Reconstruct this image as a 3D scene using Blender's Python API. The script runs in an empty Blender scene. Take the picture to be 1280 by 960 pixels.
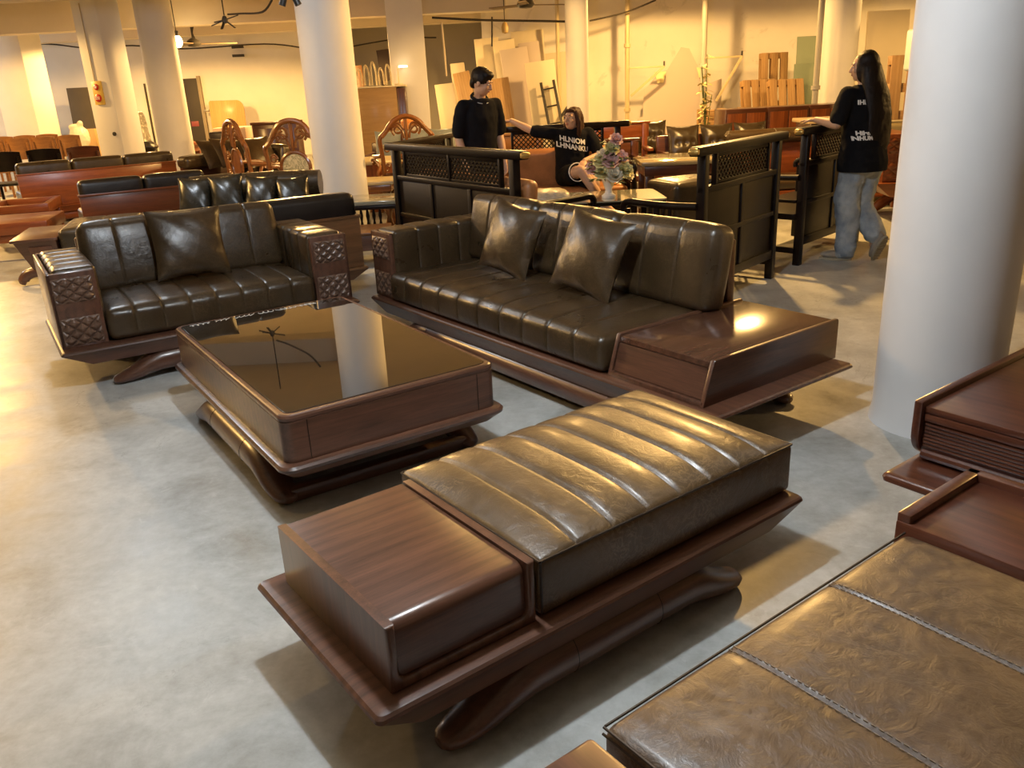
import bpy, bmesh, math, random
from math import sin, cos, pi, radians, sqrt, exp, atan2, tan
from mathutils import Vector, Matrix, noise
random.seed(7)
SC = bpy.context.scene
COL = SC.collection
PI = pi

# ------------------------------------------------------------------ helpers
class MB:
    def __init__(s): s.v = []; s.f = []
    def add(s, vs, fs):
        n = len(s.v); s.v += [tuple(p) for p in vs]; s.f += [tuple(i + n for i in f) for f in fs]; return s
    def bmadd(s, bm, M=None):
        bm.verts.index_update()
        return s.add([(M @ v.co) if M else v.co.copy() for v in bm.verts], [[v.index for v in f.verts] for f in bm.faces])
    def box(s, x0, x1, y0, y1, z0, z1, bev=0.004, seg=2, M=None):
        bm = bmesh.new()
        P = [(x, y, z) for x in (x0, x1) for y in (y0, y1) for z in (z0, z1)]
        V = [bm.verts.new(p) for p in P]
        for f in ((0,1,3,2),(4,6,7,5),(0,4,5,1),(2,3,7,6),(0,2,6,4),(1,5,7,3)): bm.faces.new([V[i] for i in f])
        if bev > 0:
            b = min(bev, .45*min(x1-x0, y1-y0, z1-z0))
            bmesh.ops.bevel(bm, geom=list(bm.edges), offset=b, segments=seg, profile=.5, affect='EDGES')
        s.bmadd(bm, M); bm.free(); return s
    def hexa(s, lo, hi, bev=0.004, seg=2, M=None):
        """lo, hi: 4 points each (ring order)"""
        bm = bmesh.new()
        a = [bm.verts.new(p) for p in lo]; b = [bm.verts.new(p) for p in hi]
        bm.faces.new(a[::-1]); bm.faces.new(b)
        for i in range(4): bm.faces.new((a[i], a[(i+1)%4], b[(i+1)%4], b[i]))
        bmesh.ops.recalc_face_normals(bm, faces=bm.faces[:])
        if bev > 0: bmesh.ops.bevel(bm, geom=list(bm.edges), offset=bev, segments=seg, profile=.5, affect='EDGES')
        s.bmadd(bm, M); bm.free(); return s
    def prism(s, poly, axis, a0, a1, bev=0, seg=2, M=None):
        """poly: 2-D points; axis 'x': (y,z), 'y': (x,z), 'z': (x,y)"""
        def mk(p, a): return {'x': (a, p[0], p[1]), 'y': (p[0], a, p[1]), 'z': (p[0], p[1], a)}[axis]
        bm = bmesh.new()
        A = [bm.verts.new(mk(p, a0)) for p in poly]; B = [bm.verts.new(mk(p, a1)) for p in poly]
        bm.faces.new(A[::-1]); bm.faces.new(B); n = len(poly)
        for i in range(n): bm.faces.new((A[i], A[(i+1)%n], B[(i+1)%n], B[i]))
        bmesh.ops.recalc_face_normals(bm, faces=bm.faces[:])
        if bev > 0:
            E = [e for e in bm.edges if (e.verts[0] in A) == (e.verts[1] in A)]
            bmesh.ops.bevel(bm, geom=E, offset=bev, segments=seg, profile=.5, affect='EDGES')
        s.bmadd(bm, M); bm.free(); return s
    def loft(s, rings, cap=True, closed=True):
        n = len(rings[0]); vs = [p for r in rings for p in r]; fs = []
        for k in range(len(rings)-1):
            for i in range(n if closed else n-1):
                j = (i+1) % n; fs.append((k*n+i, k*n+j, (k+1)*n+j, (k+1)*n+i))
        if cap and closed: fs.append(tuple(range(n))[::-1]); fs.append(tuple((len(rings)-1)*n+i for i in range(n)))
        return s.add(vs, fs)
    def tube(s, pts, rad, n=10, up=None, sq=1.0, cap=True):
        pts = [Vector(p) for p in pts]; N = len(pts)
        if not hasattr(rad, '__len__'): rad = [rad]*N
        t0 = (pts[1]-pts[0]).normalized()
        ref = Vector(up) if up else (Vector((0,0,1)) if abs(t0.z) < .9 else Vector((1,0,0)))
        rings = []
        for i in range(N):
            t = (pts[min(i+1, N-1)] - pts[max(i-1, 0)]).normalized()
            a = t.cross(ref)
            if a.length < 1e-5: a = t.orthogonal()
            a.normalize(); b = a.cross(t).normalized(); ref = b
            rings.append([pts[i] + a*(cos(2*PI*k/n)*rad[i]) + b*(sin(2*PI*k/n)*rad[i]*sq) for k in range(n)])
        return s.loft(rings, cap)
    def bar(s, p, q, w, h=None, bev=.002, up=(0,0,1)):
        """rectangular bar between two points"""
        p, q = Vector(p), Vector(q); h = h or w; d = (q-p); L = d.length; t = d.normalized()
        u = Vector(up)
        if abs(t.dot(u)) > .95: u = Vector((1,0,0))
        a = u.cross(t).normalized(); b = t.cross(a)
        M = Matrix((( t.x, a.x, b.x, p.x), (t.y, a.y, b.y, p.y), (t.z, a.z, b.z, p.z), (0,0,0,1)))
        return s.box(0, L, -w/2, w/2, -h/2, h/2, bev, 1, M)
    def lathe(s, prof, n=20, c=(0,0,0), M=None):
        rings = [[Vector((c[0]+r*cos(2*PI*k/n), c[1]+r*sin(2*PI*k/n), c[2]+z)) for k in range(n)] for r, z in prof]
        if M: rings = [[M @ p for p in r] for r in rings]
        return s.loft(rings)
    def ell(s, c, r, nu=14, nv=8, M=None):
        if not hasattr(r, '__len__'): r = (r, r, r)
        rings = []
        for j in range(1, nv):
            t = PI*j/nv
            rings.append([Vector((r[0]*sin(t)*cos(2*PI*k/nu), r[1]*sin(t)*sin(2*PI*k/nu), -r[2]*cos(t))) for k in range(nu)])
        c = Vector(c)
        rings = [[(M @ p if M else p) + c for p in q] for q in rings]
        return s.loft(rings)
    def grid(s, fn, nu, nv):
        vs = [fn(i/nu, j/nv) for j in range(nv+1) for i in range(nu+1)]
        fs = [(j*(nu+1)+i, j*(nu+1)+i+1, (j+1)*(nu+1)+i+1, (j+1)*(nu+1)+i) for j in range(nv) for i in range(nu)]
        return s.add(vs, fs)
    def mesh(s, name):
        me = bpy.data.meshes.new(name); me.from_pydata(s.v, [], s.f); me.update(); return me
    def build(s, name, mat, parent=None, smooth=35, **kw):
        bm = bmesh.new(); me = s.mesh(name); bm.from_mesh(me)
        bmesh.ops.recalc_face_normals(bm, faces=bm.faces[:]); bm.to_mesh(me); bm.free()
        return link(name, me, mat, parent, smooth, **kw)

def link(name, me, mat, parent=None, smooth=35, loc=None, label=None):
    if smooth:
        for p in me.polygons: p.use_smooth = True
        try: me.set_sharp_from_angle(angle=radians(smooth))
        except Exception: pass
    if mat:
        for m in (mat if isinstance(mat, (list, tuple)) else [mat]): me.materials.append(m)
    o = bpy.data.objects.new(name, me); COL.objects.link(o)
    if parent: o.parent = parent
    if loc: o.location = loc
    if label: o['label'] = label
    return o

def tag(o, label, cat, group=None, kind=None):
    o['label'] = label; o['category'] = cat
    if group: o['group'] = group
    if kind: o['kind'] = kind
    return o
def thing(name, label, cat, loc=(0,0,0), rz=0, group=None):
    o = bpy.data.objects.new(name, None); o.empty_display_size = .1; COL.objects.link(o)
    o.location = loc; o.rotation_euler = (0, 0, rz)
    return tag(o, label, cat, group)
def struct(mb, name, mat, smooth=35):
    o = mb.build(name, mat, None, smooth); o['kind'] = 'structure'; return o
def dup(root, loc, rz, label=None, scale=None):
    r = root.copy(); COL.objects.link(r); r.location = loc; r.rotation_euler = (0, 0, rz)
    if scale: r.scale = scale
    if label: r['label'] = label
    for ch in list(root.children):
        c = ch.copy(); COL.objects.link(c); c.parent = r
        for g in list(ch.children):
            d = g.copy(); COL.objects.link(d); d.parent = c
    return r
def W(root, p):
    """local point of a thing -> world"""
    c, s = cos(root.rotation_euler.z), sin(root.rotation_euler.z)
    return (root.location.x + c*p[0] - s*p[1], root.location.y + s*p[0] + c*p[1], root.location.z + p[2])

def spline(P, n=6):
    """Catmull-Rom through points (any dimension)"""
    P = [Vector(p) for p in P]; out = []
    for i in range(len(P)-1):
        a = P[max(i-1,0)]; b = P[i]; c = P[i+1]; d = P[min(i+2, len(P)-1)]
        for k in range(n):
            t = k/n; out.append(.5*((2*b) + (c-a)*t + (2*a-5*b+4*c-d)*t*t + (3*b-a-3*c+d)*t**3))
    out.append(P[-1]); return out

def cushion(x0, x1, y0, y1, z0, z1, r=.03, crown=.02, seams=(), depth=.007, width=.009, puff=.004, bulge=.004, ny=14, sdir='x', nx=18, toponly=False):
    lo, hi = (x0,y0,z0), (x1,y1,z1)
    def axis(a, b, n, sm):
        L = [a, a+.25*r, a+.6*r, a+r] + [a+r+(b-a-2*r)*i/n for i in range(1, n)] + [b-r, b-.6*r, b-.25*r, b]
        for q in sm: L += [q-2*width, q-width, q-.5*width, q, q+.5*width, q+width, q+2*width]
        L = sorted(L); out = [L[0]]
        for q in L[1:]:
            if q-out[-1] > .0015: out.append(q)
        out[-1] = b
        return out
    X = axis(x0, x1, nx, seams if sdir == 'x' else ()); Y = axis(y0, y1, ny, seams if sdir == 'y' else ()); Z = axis(z0, z1, 4, ())
    idx = {}; vs = []; fs = []
    ext = [x0]+sorted(seams)+[x1] if sdir == 'x' else [y0]+sorted(seams)+[y1]
    def vert(i, j, k):
        if (i,j,k) in idx: return idx[(i,j,k)]
        p = [X[i], Y[j], Z[k]]
        c = [min(max(p[q], lo[q]+r), hi[q]-r) for q in range(3)]
        d = Vector([p[q]-c[q] for q in range(3)]); n = d.normalized() if d.length > 1e-9 else Vector((0,0,1))
        P = Vector(c) + n*r
        u = 2*(p[0]-x0)/(x1-x0)-1; v = 2*(p[1]-y0)/(y1-y0)-1; w = 2*(p[2]-z0)/(z1-z0)-1
        if n.z > 0: P.z += crown*(1-abs(u)**4)*(1-abs(v)**4)*n.z
        if abs(n.z) < .95:
            P.x += n.x*bulge*(1-w*w)*(1-v*v); P.y += n.y*bulge*(1-w*w)*(1-u*u)
        s_ = p[0] if sdir == 'x' else p[1]
        if seams and n.z > -.5:
            g = sum(exp(-((s_-q)/width)**2) for q in seams)
            b_ = 0
            for a, b in zip(ext[:-1], ext[1:]):
                if a <= s_ <= b: b_ = sqrt(max(0, sin(PI*(s_-a)/(b-a))))
            m = n.copy()
            if sdir == 'x': m.x = 0
            else: m.y = 0
            kf = max(0, n.z)**1.5 if toponly else (1 if n.z > .5 else max(0, min(1, .45+.8*(p[2]-z0)/(z1-z0))))
            P += m*(puff*b_ - depth*g)*kf
        idx[(i,j,k)] = len(vs); vs.append(P); return idx[(i,j,k)]
    a, b, c = len(X)-1, len(Y)-1, len(Z)-1
    for i in range(a):
        for j in range(b):
            fs.append([vert(i,j,0), vert(i,j+1,0), vert(i+1,j+1,0), vert(i+1,j,0)]); fs.append([vert(i,j,c), vert(i+1,j,c), vert(i+1,j+1,c), vert(i,j+1,c)])
    for i in range(a):
        for k in range(c):
            fs.append([vert(i,0,k), vert(i+1,0,k), vert(i+1,0,k+1), vert(i,0,k+1)]); fs.append([vert(i,b,k), vert(i,b,k+1), vert(i+1,b,k+1), vert(i+1,b,k)])
    for j in range(b):
        for k in range(c):
            fs.append([vert(0,j,k), vert(0,j,k+1), vert(0,j+1,k+1), vert(0,j+1,k)]); fs.append([vert(a,j,k), vert(a,j+1,k), vert(a,j+1,k+1), vert(a,j,k+1)])
    return MB().add(vs, fs)

def pillow_mb(w, h, t, n=22, M=None, tuft=False):
    m = MB(); 
    for sgn in (1, -1):
        def fn(a, b):
            u, v = 2*a-1, 2*b-1
            th = t/2*(max(0,(1-u*u))**.5)*(max(0,(1-v*v))**.5)
            th *= 1 + .10*sin(5*u+2*v)*v*u + .06*sin(9*(u+v))*max(abs(u),abs(v))
            if tuft:
                for q in (-.45, 0, .45): th -= .25*t*exp(-((u-q)**2+(v)**2)/.02)
            x = u*w/2*(1-.085*(1-v*v)*abs(u)); y = v*h/2*(1-.085*(1-u*u)*abs(v))
            p = Vector((x, sgn*th, y)); return M @ p if M else p
        m.grid(fn, n, n)
    return m
def weld(mb, d=1e-4):
    me = mb.mesh('w'); bm = bmesh.new(); bm.from_mesh(me); bmesh.ops.remove_doubles(bm, verts=bm.verts[:], dist=d)
    o = MB().bmadd(bm); bm.free(); bpy.data.meshes.remove(me); return o

# ------------------------------------------------------------------ materials
def newmat(name):
    m = bpy.data.materials.new(name); m.use_nodes = True; nt = m.node_tree
    return m, nt, nt.nodes['Principled BSDF'], nt.nodes, nt.links
def mixc(nt, fac, a, b):
    n = nt.nodes.new('ShaderNodeMix'); n.data_type = 'RGBA'
    if hasattr(fac, 'links') or hasattr(fac, 'is_linked'): nt.links.new(fac, n.inputs[0])
    else: n.inputs[0].default_value = fac
    for k, q in ((6, a), (7, b)):
        if isinstance(q, (tuple, list)): n.inputs[k].default_value = (*q, 1)
        else: nt.links.new(q, n.inputs[k])
    return n.outputs[2]
def ramp(nt, fac, stops):
    n = nt.nodes.new('ShaderNodeValToRGB'); nt.links.new(fac, n.inputs[0]); el = n.color_ramp.elements
    while len(el) < len(stops): el.new(.5)
    for e, (p, c) in zip(el, stops): e.position = p; e.color = (*c, 1) if hasattr(c, '__len__') else (c, c, c, 1)
    return n.outputs[0]
def noise_n(nt, vec, scale, detail=4, rough=.55, dist=0):
    n = nt.nodes.new('ShaderNodeTexNoise'); n.inputs['Scale'].default_value = scale; n.inputs['Detail'].default_value = detail
    n.inputs['Roughness'].default_value = rough; n.inputs['Distortion'].default_value = dist
    if vec is not None: nt.links.new(vec, n.inputs['Vector'])
    return n.outputs['Fac']
def coord(nt, scale=(1,1,1), kind='Object'):
    t = nt.nodes.new('ShaderNodeTexCoord'); mp = nt.nodes.new('ShaderNodeMapping'); mp.inputs['Scale'].default_value = scale
    nt.links.new(t.outputs[kind], mp.inputs['Vector']); return mp.outputs[0]
def bump(nt, b, h, strength=.2, dist=.01):
    n = nt.nodes.new('ShaderNodeBump'); n.inputs['Strength'].default_value = strength; n.inputs['Distance'].default_value = dist
    nt.links.new(h, n.inputs['Height']); nt.links.new(n.outputs[0], b.inputs['Normal'])
def math_n(nt, op, a, b=None):
    n = nt.nodes.new('ShaderNodeMath'); n.operation = op
    for k, q in ((0, a), (1, b)):
        if q is None: continue
        if isinstance(q, (int, float)): n.inputs[k].default_value = q
        else: nt.links.new(q, n.inputs[k])
    return n.outputs[0]

def wood(name, dark, light, axis='x', rough=.32, coat=.25, scale=1.0, bands=True):
    m, nt, b, N, L = newmat(name)
    s = {'x': (.9, 13, 13), 'y': (13, .9, 13), 'z': (13, 13, .9)}[axis]; s = tuple(q*scale for q in s)
    v = coord(nt, s)
    f1 = noise_n(nt, v, 1.6, 5, .6, .8)
    v2 = coord(nt, tuple(q*6 for q in s)); f2 = noise_n(nt, v2, 2.2, 3, .7)
    w = N.new('ShaderNodeTexWave'); w.wave_type = 'BANDS'; w.bands_direction = {'x': 'Y', 'y': 'X', 'z': 'X'}[axis]
    w.inputs['Scale'].default_value = .55; w.inputs['Distortion'].default_value = 5; w.inputs['Detail'].default_value = 2; w.inputs['Detail Scale'].default_value = .8
    L.new(v, w.inputs['Vector'])
    a = math_n(nt, 'ADD', math_n(nt, 'MULTIPLY', f1, .62), math_n(nt, 'MULTIPLY', w.outputs['Fac'], .09))
    a = math_n(nt, 'ADD', a, math_n(nt, 'MULTIPLY', f2, .34))
    L.new(ramp(nt, a, [(.32, dark), (.72, light)]), b.inputs['Base Color'])
    b.inputs['Roughness'].default_value = rough; b.inputs['Coat Weight'].default_value = coat; b.inputs['Coat Roughness'].default_value = .18
    bump(nt, b, f2, .06, .002)
    return m
def leather(name, base, vein, rough=.33, veins=1.0, scale=1.0, coat=.15, bmp=.28):
    m, nt, b, N, L = newmat(name)
    v = coord(nt, (scale,)*3)
    big = noise_n(nt, v, 5, 4, .6, .4)
    cr = noise_n(nt, v, 17, 7, .66, 1.8)
    rid = math_n(nt, 'ABSOLUTE', math_n(nt, 'SUBTRACT', cr, .5))
    line = ramp(nt, rid, [(.0, 1.0), (.035, 0.0)])
    gate = ramp(nt, noise_n(nt, v, 4.3, 3), [(.42, 0.0), (.62, 1.0)])
    lf = math_n(nt, 'MULTIPLY', line, gate)
    c0 = mixc(nt, ramp(nt, big, [(.3, 0.0), (.7, 1.0)]), tuple(q*.72 for q in base), tuple(q*1.25 for q in base))
    c1 = mixc(nt, math_n(nt, 'MULTIPLY', lf, .55*veins), c0, vein)
    L.new(c1, b.inputs['Base Color'])
    L.new(math_n(nt, 'ADD', math_n(nt, 'MULTIPLY', big, .22), rough-.11), b.inputs['Roughness'])
    b.inputs['Coat Weight'].default_value = coat; b.inputs['Coat Roughness'].default_value = .25
    gr = noise_n(nt, coord(nt, (scale,)*3), 260, 2)
    h = math_n(nt, 'ADD', math_n(nt, 'MULTIPLY', big, .7), math_n(nt, 'ADD', math_n(nt, 'MULTIPLY', gr, .10), math_n(nt, 'MULTIPLY', cr, 1.0*veins)))
    bump(nt, b, h, bmp, .012)
    return m
def plain(name, c, rough=.5, metal=0, var=.12, sc=6, coat=0, bmp=.0):
    m, nt, b, N, L = newmat(name)
    f = noise_n(nt, coord(nt), sc, 4)
    L.new(mixc(nt, f, tuple(q*(1-var) for q in c), tuple(min(1, q*(1+var)) for q in c)), b.inputs['Base Color'])
    b.inputs['Roughness'].default_value = rough; b.inputs['Metallic'].default_value = metal; b.inputs['Coat Weight'].default_value = coat
    if bmp: bump(nt, b, noise_n(nt, coord(nt), sc*8, 4), bmp, .01)
    return m
def emit(name, c, s):
    m, nt, b, N, L = newmat(name); b.inputs['Emission Color'].default_value = (*c, 1); b.inputs['Emission Strength'].default_value = s
    b.inputs['Base Color'].default_value = (*c, 1); return m

GLW = {a: wood('gloss_walnut_'+a, (.040,.017,.010), (.13,.057,.031), a, .16, .8) for a in 'xyz'}
WAL = {a: wood('walnut_'+a, (.042,.0175,.0100), (.158,.068,.038), a) for a in 'xyz'}
RED = {a: wood('redwood_'+a, (.10,.022,.006), (.30,.085,.022), a, .3, .3) for a in 'xyz'}
MAH = {a: wood('mahogany_'+a, (.045,.013,.007), (.135,.045,.022), a, .28, .35) for a in 'xyz'}
BLK = {a: wood('blackwood_'+a, (.0028,.0015,.0011), (.0105,.0052,.0034), a, .33, .25) for a in 'xyz'}
for _m in BLK.values():
    _b = _m.node_tree.nodes['Principled BSDF']; _b.inputs['Specular IOR Level'].default_value = .22; _b.inputs['Coat Weight'].default_value = .06; _b.inputs['Roughness'].default_value = .38
HON = {a: wood('honeywood_'+a, (.10,.030,.008), (.34,.13,.035), a, .25, .5) for a in 'xyz'}
PINE = {a: wood('pine_'+a, (.26,.14,.05), (.48,.30,.13), a, .6, 0) for a in 'xyz'}
BRN = leather('brown_leather', (.050,.030,.0128), (.16,.105,.052), .31, .7, coat=.16)
TOP = leather('bench_leather', (.098,.057,.023), (.30,.20,.11), .36, .95, bmp=.3, coat=.3)
CHA = leather('tan_brown_leather', (.088,.052,.028), (.22,.15,.10), .38, .9, bmp=.4, coat=.2)
DRK = leather('black_leather', (.012,.009,.0075), (.03,.024,.02), .34, .2)
GRN = leather('olive_leather', (.042,.029,.015), (.09,.06,.03), .3, .4)
TAN = leather('orange_tan_leather', (.42,.17,.055), (.5,.25,.1), .38, .2)
SEAM = plain('seam_thread', (.03,.018,.011), .5)
THREAD = plain('pale_thread', (.25,.19,.13), .6)
def linspace(a, b, n): return [a+(b-a)*i/(n-1) for i in range(n)]
# ------------------------------------------------------------------ foreground furniture
def rrect(x0, x1, y0, y1, r, z, n=5):
    out = []
    for cx, cy, a0 in ((x1-r, y1-r, 0), (x0+r, y1-r, 90), (x0+r, y0+r, 180), (x1-r, y0+r, 270)):
        for k in range(n+1):
            a = radians(a0+90*k/n); out.append(Vector((cx+r*cos(a), cy+r*sin(a), z)))
    return out
def rings_slab(x0, x1, y0, y1, prof, r=.02, n=5):
    """prof: (inset_x, inset_y, z)"""
    return MB().loft([rrect(x0+ix, x1-ix, y0+iy, y1-iy, max(.004, r-min(ix, iy)*.2), z, n) for ix, iy, z in prof])
def tray_mb(L, D, zt, lip=.022, depth=.095, ex=.125, ey=.032, r=.018):
    return rings_slab(0, L, 0, D, [(.030,.030,zt-.0), (.026,.026,zt), (.010,.010,zt-.003), (.003,.003,zt-.009), (0,0,zt-.017), (.003,.003,zt-lip),
                                   (ex*.5, ey*.5, zt-depth*.55-lip*.2), (ex, ey, zt-depth), (ex+.02, ey+.02, zt-depth)], r)
def log_mb(a, b, c, axis='x', r=.066, zc=.100):
    """rounded log leg with a foot turned down to the floor at each end, from a to b along the axis at cross position c"""
    k = r/.06
    S = [(0,.024,.012,.018), (.010,.027,.020,.034), (.035,.030,.026,.046), (.08,.042,.034,.054), (.13,.062,.044,.059), (.18,.083,.053,.060), (.24,.099,.058,.060), (.31,zc,.060,.060), (.38,zc,.060,.060)]
    P = [(a+s*k, z, v*k, h*k) for s, z, v, h in S]+[(b-s*k, z, v*k, h*k) for s, z, v, h in S[::-1]]
    R = []
    for x, z, v, h in P:
        z = max(z, v+.0015)
        R.append([Vector((x, c+h*cos(t), z+v*sin(t)) if axis == 'x' else (c+h*cos(t), x, z+v*sin(t))) for t in [2*PI*q/20 for q in range(20)]])
    return MB().loft(R)
def log_leg(parent, mat, a, b, c, axis='x', r=.066, zc=.100):
    o = log_mb(a, b, c, axis, r, zc).build('leg', mat, parent); q = r+.0002
    for p in (a+.40, b-.40):
        P = [(p, c+q*cos(t), zc+q*sin(t)) if axis == 'x' else (c+q*cos(t), p, zc+q*sin(t)) for t in linspace(0, 2*PI, 25)]
        MB().tube(P, .0011, 5).build('joint', BLK['x'], o)
    return o
def u_frame(x0, x1, y0, y1, z0, z1, t=.024, lipx=.0):
    """left panel, floor strip and right panel of a box in one frame"""
    poly = [(x0, z0), (x1, z0), (x1, z1), (x1-t, z1)]
    r = .025
    for k in range(5): a = radians(0-90*k/4); poly.append((x1-t-r+r*cos(a), z0+t+r+r*sin(a)))
    for k in range(5): a = radians(-90-90*k/4); poly.append((x0+t+r+r*cos(a), z0+t+r+r*sin(a)))
    poly += [(x0+t, z1), (x0, z1)]
    return poly
def seam_loops(parent, mb_pts, r, mat, name='piping'):
    m = MB()
    for p in mb_pts: m.tube(p, r, 6)
    return m.build(name, mat, parent)

# --- bench with side box
bench = thing('upholstered_bench', 'long brown leather bench with a wooden side box, standing in front of the coffee table', 'bench', (-.324, 1.431, 0), .635)
tray_mb(1.538, .709, .249, ex=.12).build('tray_base', WAL['x'], bench, 22)
for yc in (.076, .633): log_leg(bench, WAL['x'], .185, 1.30, yc)
MB().prism(u_frame(.068, .484, .052, .655, .247, .424), 'y', .052, .655, .009, 3).build('box_frame', WAL['z'], bench)
pf = [(.066+.03, .272)]
body = MB()
R_ = .03; prof = [(.066, .275)] + [(.066+R_-R_*cos(radians(a)), .418-R_+R_*sin(radians(a))) for a in range(0, 91, 15)] + [(.648, .418), (.648, .275)]
body.prism(prof, 'x', .094, .458, .003)
body.build('box_drawer', WAL['x'], bench)
sx = [.50+ (1.533-.50)*k/8 for k in range(1, 8)]
cu = cushion(.497, 1.531, .052, .735, .250, .412, .018, .046, sx, .007, .0075, .003, .003, ny=20, toponly=True)
cuo = cu.build('cushion', TOP, bench)
e = .006; zz = .409
seam_loops(cuo, [[(.503, .056, zz), (1.525, .056, zz)], [(.503, .73, zz), (1.525, .73, zz)], [(.501, .056, zz), (.501, .73, zz)], [(1.527, .056, zz), (1.527, .73, zz)], [(.503,.055,.26),(.503,.055,.405)]], .0035, SEAM)

# --- coffee table
table = thing('coffee_table', 'square sided dark walnut coffee table with a black mirror glass top', 'table', (-.838, 2.707, 0), .581)
rings_slab(0, .978, 0, 1.638, [(.03,.03,.249), (.022,.022,.249), (.008,.008,.245), (0,0,.236), (.002,.002,.224), (.045,.045,.184), (.08,.08,.176), (.10,.10,.176)], .055, 6).build('tray_base', WAL['x'], table, 22)
rings_slab(.032, .946, .032, 1.606, [(0,0,.246), (0,0,.408), (.003,.003,.4095), (.003,.003,.412), (0,0,.413), (-.001,-.001,.424), (.003,.003,.432), (.009,.009,.436), (.024,.024,.436), (.025,.025,.430)], .045, 6).build('table_body', WAL['x'], table, 25)
gl, nt, b, N, L = newmat('black_mirror_glass'); b.inputs['Base Color'].default_value = (.012, .010, .008, 1); b.inputs['Roughness'].default_value = .015
b.inputs['Specular IOR Level'].default_value = .9; b.inputs['IOR'].default_value = 1.9; b.inputs['Coat Weight'].default_value = .6; b.inputs['Coat Roughness'].default_value = .01
glass = rings_slab(.058, .920, .058, 1.580, [(.002,.002,.4305), (0,0,.432), (0,0,.437), (.003,.003,.4385), (.2,.2,.4385)], .03, 6).build('glass_top', gl, table, 8)
for x in (.125, .853): MB().box(x-.0012, x+.0012, .0305, .033, .252, .408, 0).build('corner_joint', BLK['z'], table)
for xc in (.070, .908): log_leg(table, WAL['y'], .20, 1.44, xc, 'y')
for yc in (.245, 1.39): MB().box(.085, .893, yc-.03, yc+.03, .002, .055, .006).build('stretcher', WAL['x'], table)
# faint pale scribbled loops along the far edge of the glass
m = MB(); random.seed(5); x = .10
for wd in range(6):
    n = random.choice((2, 3, 4)); P = []
    for k in range(n*6+1):
        a = k/6*2*PI
        P.append((x+k*.0042+.009*sin(a+wd), 1.545+.016*cos(a)*(.5+.5*abs(sin(k*.9+wd)))+.004*sin(wd), .4393))
    m.tube(spline(P, 3), .0010, 5); x = P[-1][0]+.02
m.build('scribble_loops', plain('scribble_white', (.88,.87,.84), .7), glass)

# --- quilted panel
def quilt(x0, x1, z0, z1, y, nx, nz, h=.012, side='y', res=8):
    def fn(a, b):
        s, t = a*nx, b*nz
        q = min(abs(cos(PI*(s+t)/1)), abs(cos(PI*(s-t)/1)))
        u = min(1, min(a, 1-a)*nx*3, min(b, 1-b)*nz*3)
        d = h*(q**.6)*max(0, u)**.7
        return (x0+(x1-x0)*a, y-d, z0+(z1-z0)*b)
    return MB().grid(fn, int(nx*2*res), int(nz*2*res))
QLT = leather('quilted_leather', (.13,.072,.046), (.22,.14,.10), .30, .3)

def arm(parent, x0, x1, y0, y1, z0, z1, side):
    """side: +1 leather on the +x face (left arm) or -1 on the -x face"""
    a = MB(); t = .022
    a.box(x0, x1, y0, y0+.03, z0, z1, .006)                                   # front frame
    a.box(*( (x0, x0+t) if side > 0 else (x1-t, x1)), y0, y1, z0, z1, .005)   # outer side
    a.box(x0, x1, y1-.03, y1, z0, z1, .005)
    a.box(x0+.005, x1-.005, y0+.02, y1-.01, z0, z1-.035, .004)
    o = a.build('armrest', WAL['y'], parent)
    H = z1-z0; xa, xb = x0+.018, x1-.018
    quilt(xa, xb, z0+.012, z0+.40*H, y0-.0005, 3, 2.5, .016).build('quilted_panel', QLT, o)
    quilt(xa, xb, z0+.60*H, z1-.03, y0-.0005, 3, 2.5, .016).build('quilted_panel', QLT, o)
    if side > 0: px = (x0+t+.012, x1+.012)
    else: px = (x0-.012, x1-t+.0)
    sy = [y0+.05+(y1-y0-.08)*k/5 for k in range(1, 5)]
    cushion(px[0], px[1], y0+.032, y1-.03, z0+.005, z1+.012, .022, .006, sy, .006, .008, .004, .002, ny=6, sdir='y', nx=6).build('arm_pad', BRN, parent)
    return o

# --- loveseat
love = thing('loveseat', 'two seat brown leather loveseat with quilted wooden arms, left of the coffee table', 'sofa', (-2.42, 4.30, 0), .556)
tray_mb(1.738, .95, .250, ex=.14).build('tray_base', WAL['x'], love, 22)
for yc in (.082, .85): log_leg(love, WAL['x'], .235, 1.51, yc)
arm(love, .019, .257, .084, .90, .25, .666, 1); arm(love, 1.481, 1.719, .084, .90, .25, .666, -1)
cushion(.262, 1.476, .055, .70, .251, .432, .045, .022, [.262+1.214*k/8 for k in range(1, 8)], .006, .007, .0015).build('seat_cushion', BRN, love)
MB().box(.262, 1.476, .845, .895, .25, .735, .01).build('back_panel', WAL['x'], love)
def lean_M(y, z, a): return Matrix.Translation((0, y, z)) @ Matrix.Rotation(a, 4, 'X')
def back_cushion(parent, x0, x1, ybase, zbase, h, t, lean, seams, mat=BRN):
    c = cushion(x0, x1, 0, t, 0, h, .05, .012, seams, .006, .007, .0015, .012, ny=5)
    M = lean_M(ybase, zbase, -lean); c.v = [tuple(M @ Vector(p)) for p in c.v]
    return c.build('back_cushion', mat, parent)
for x0, x1 in ((.27, .865), (.872, 1.47)):
    back_cushion(love, x0, x1, .60, .435, .42, .15, .24, [x0+.2, x0+.4])

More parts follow.
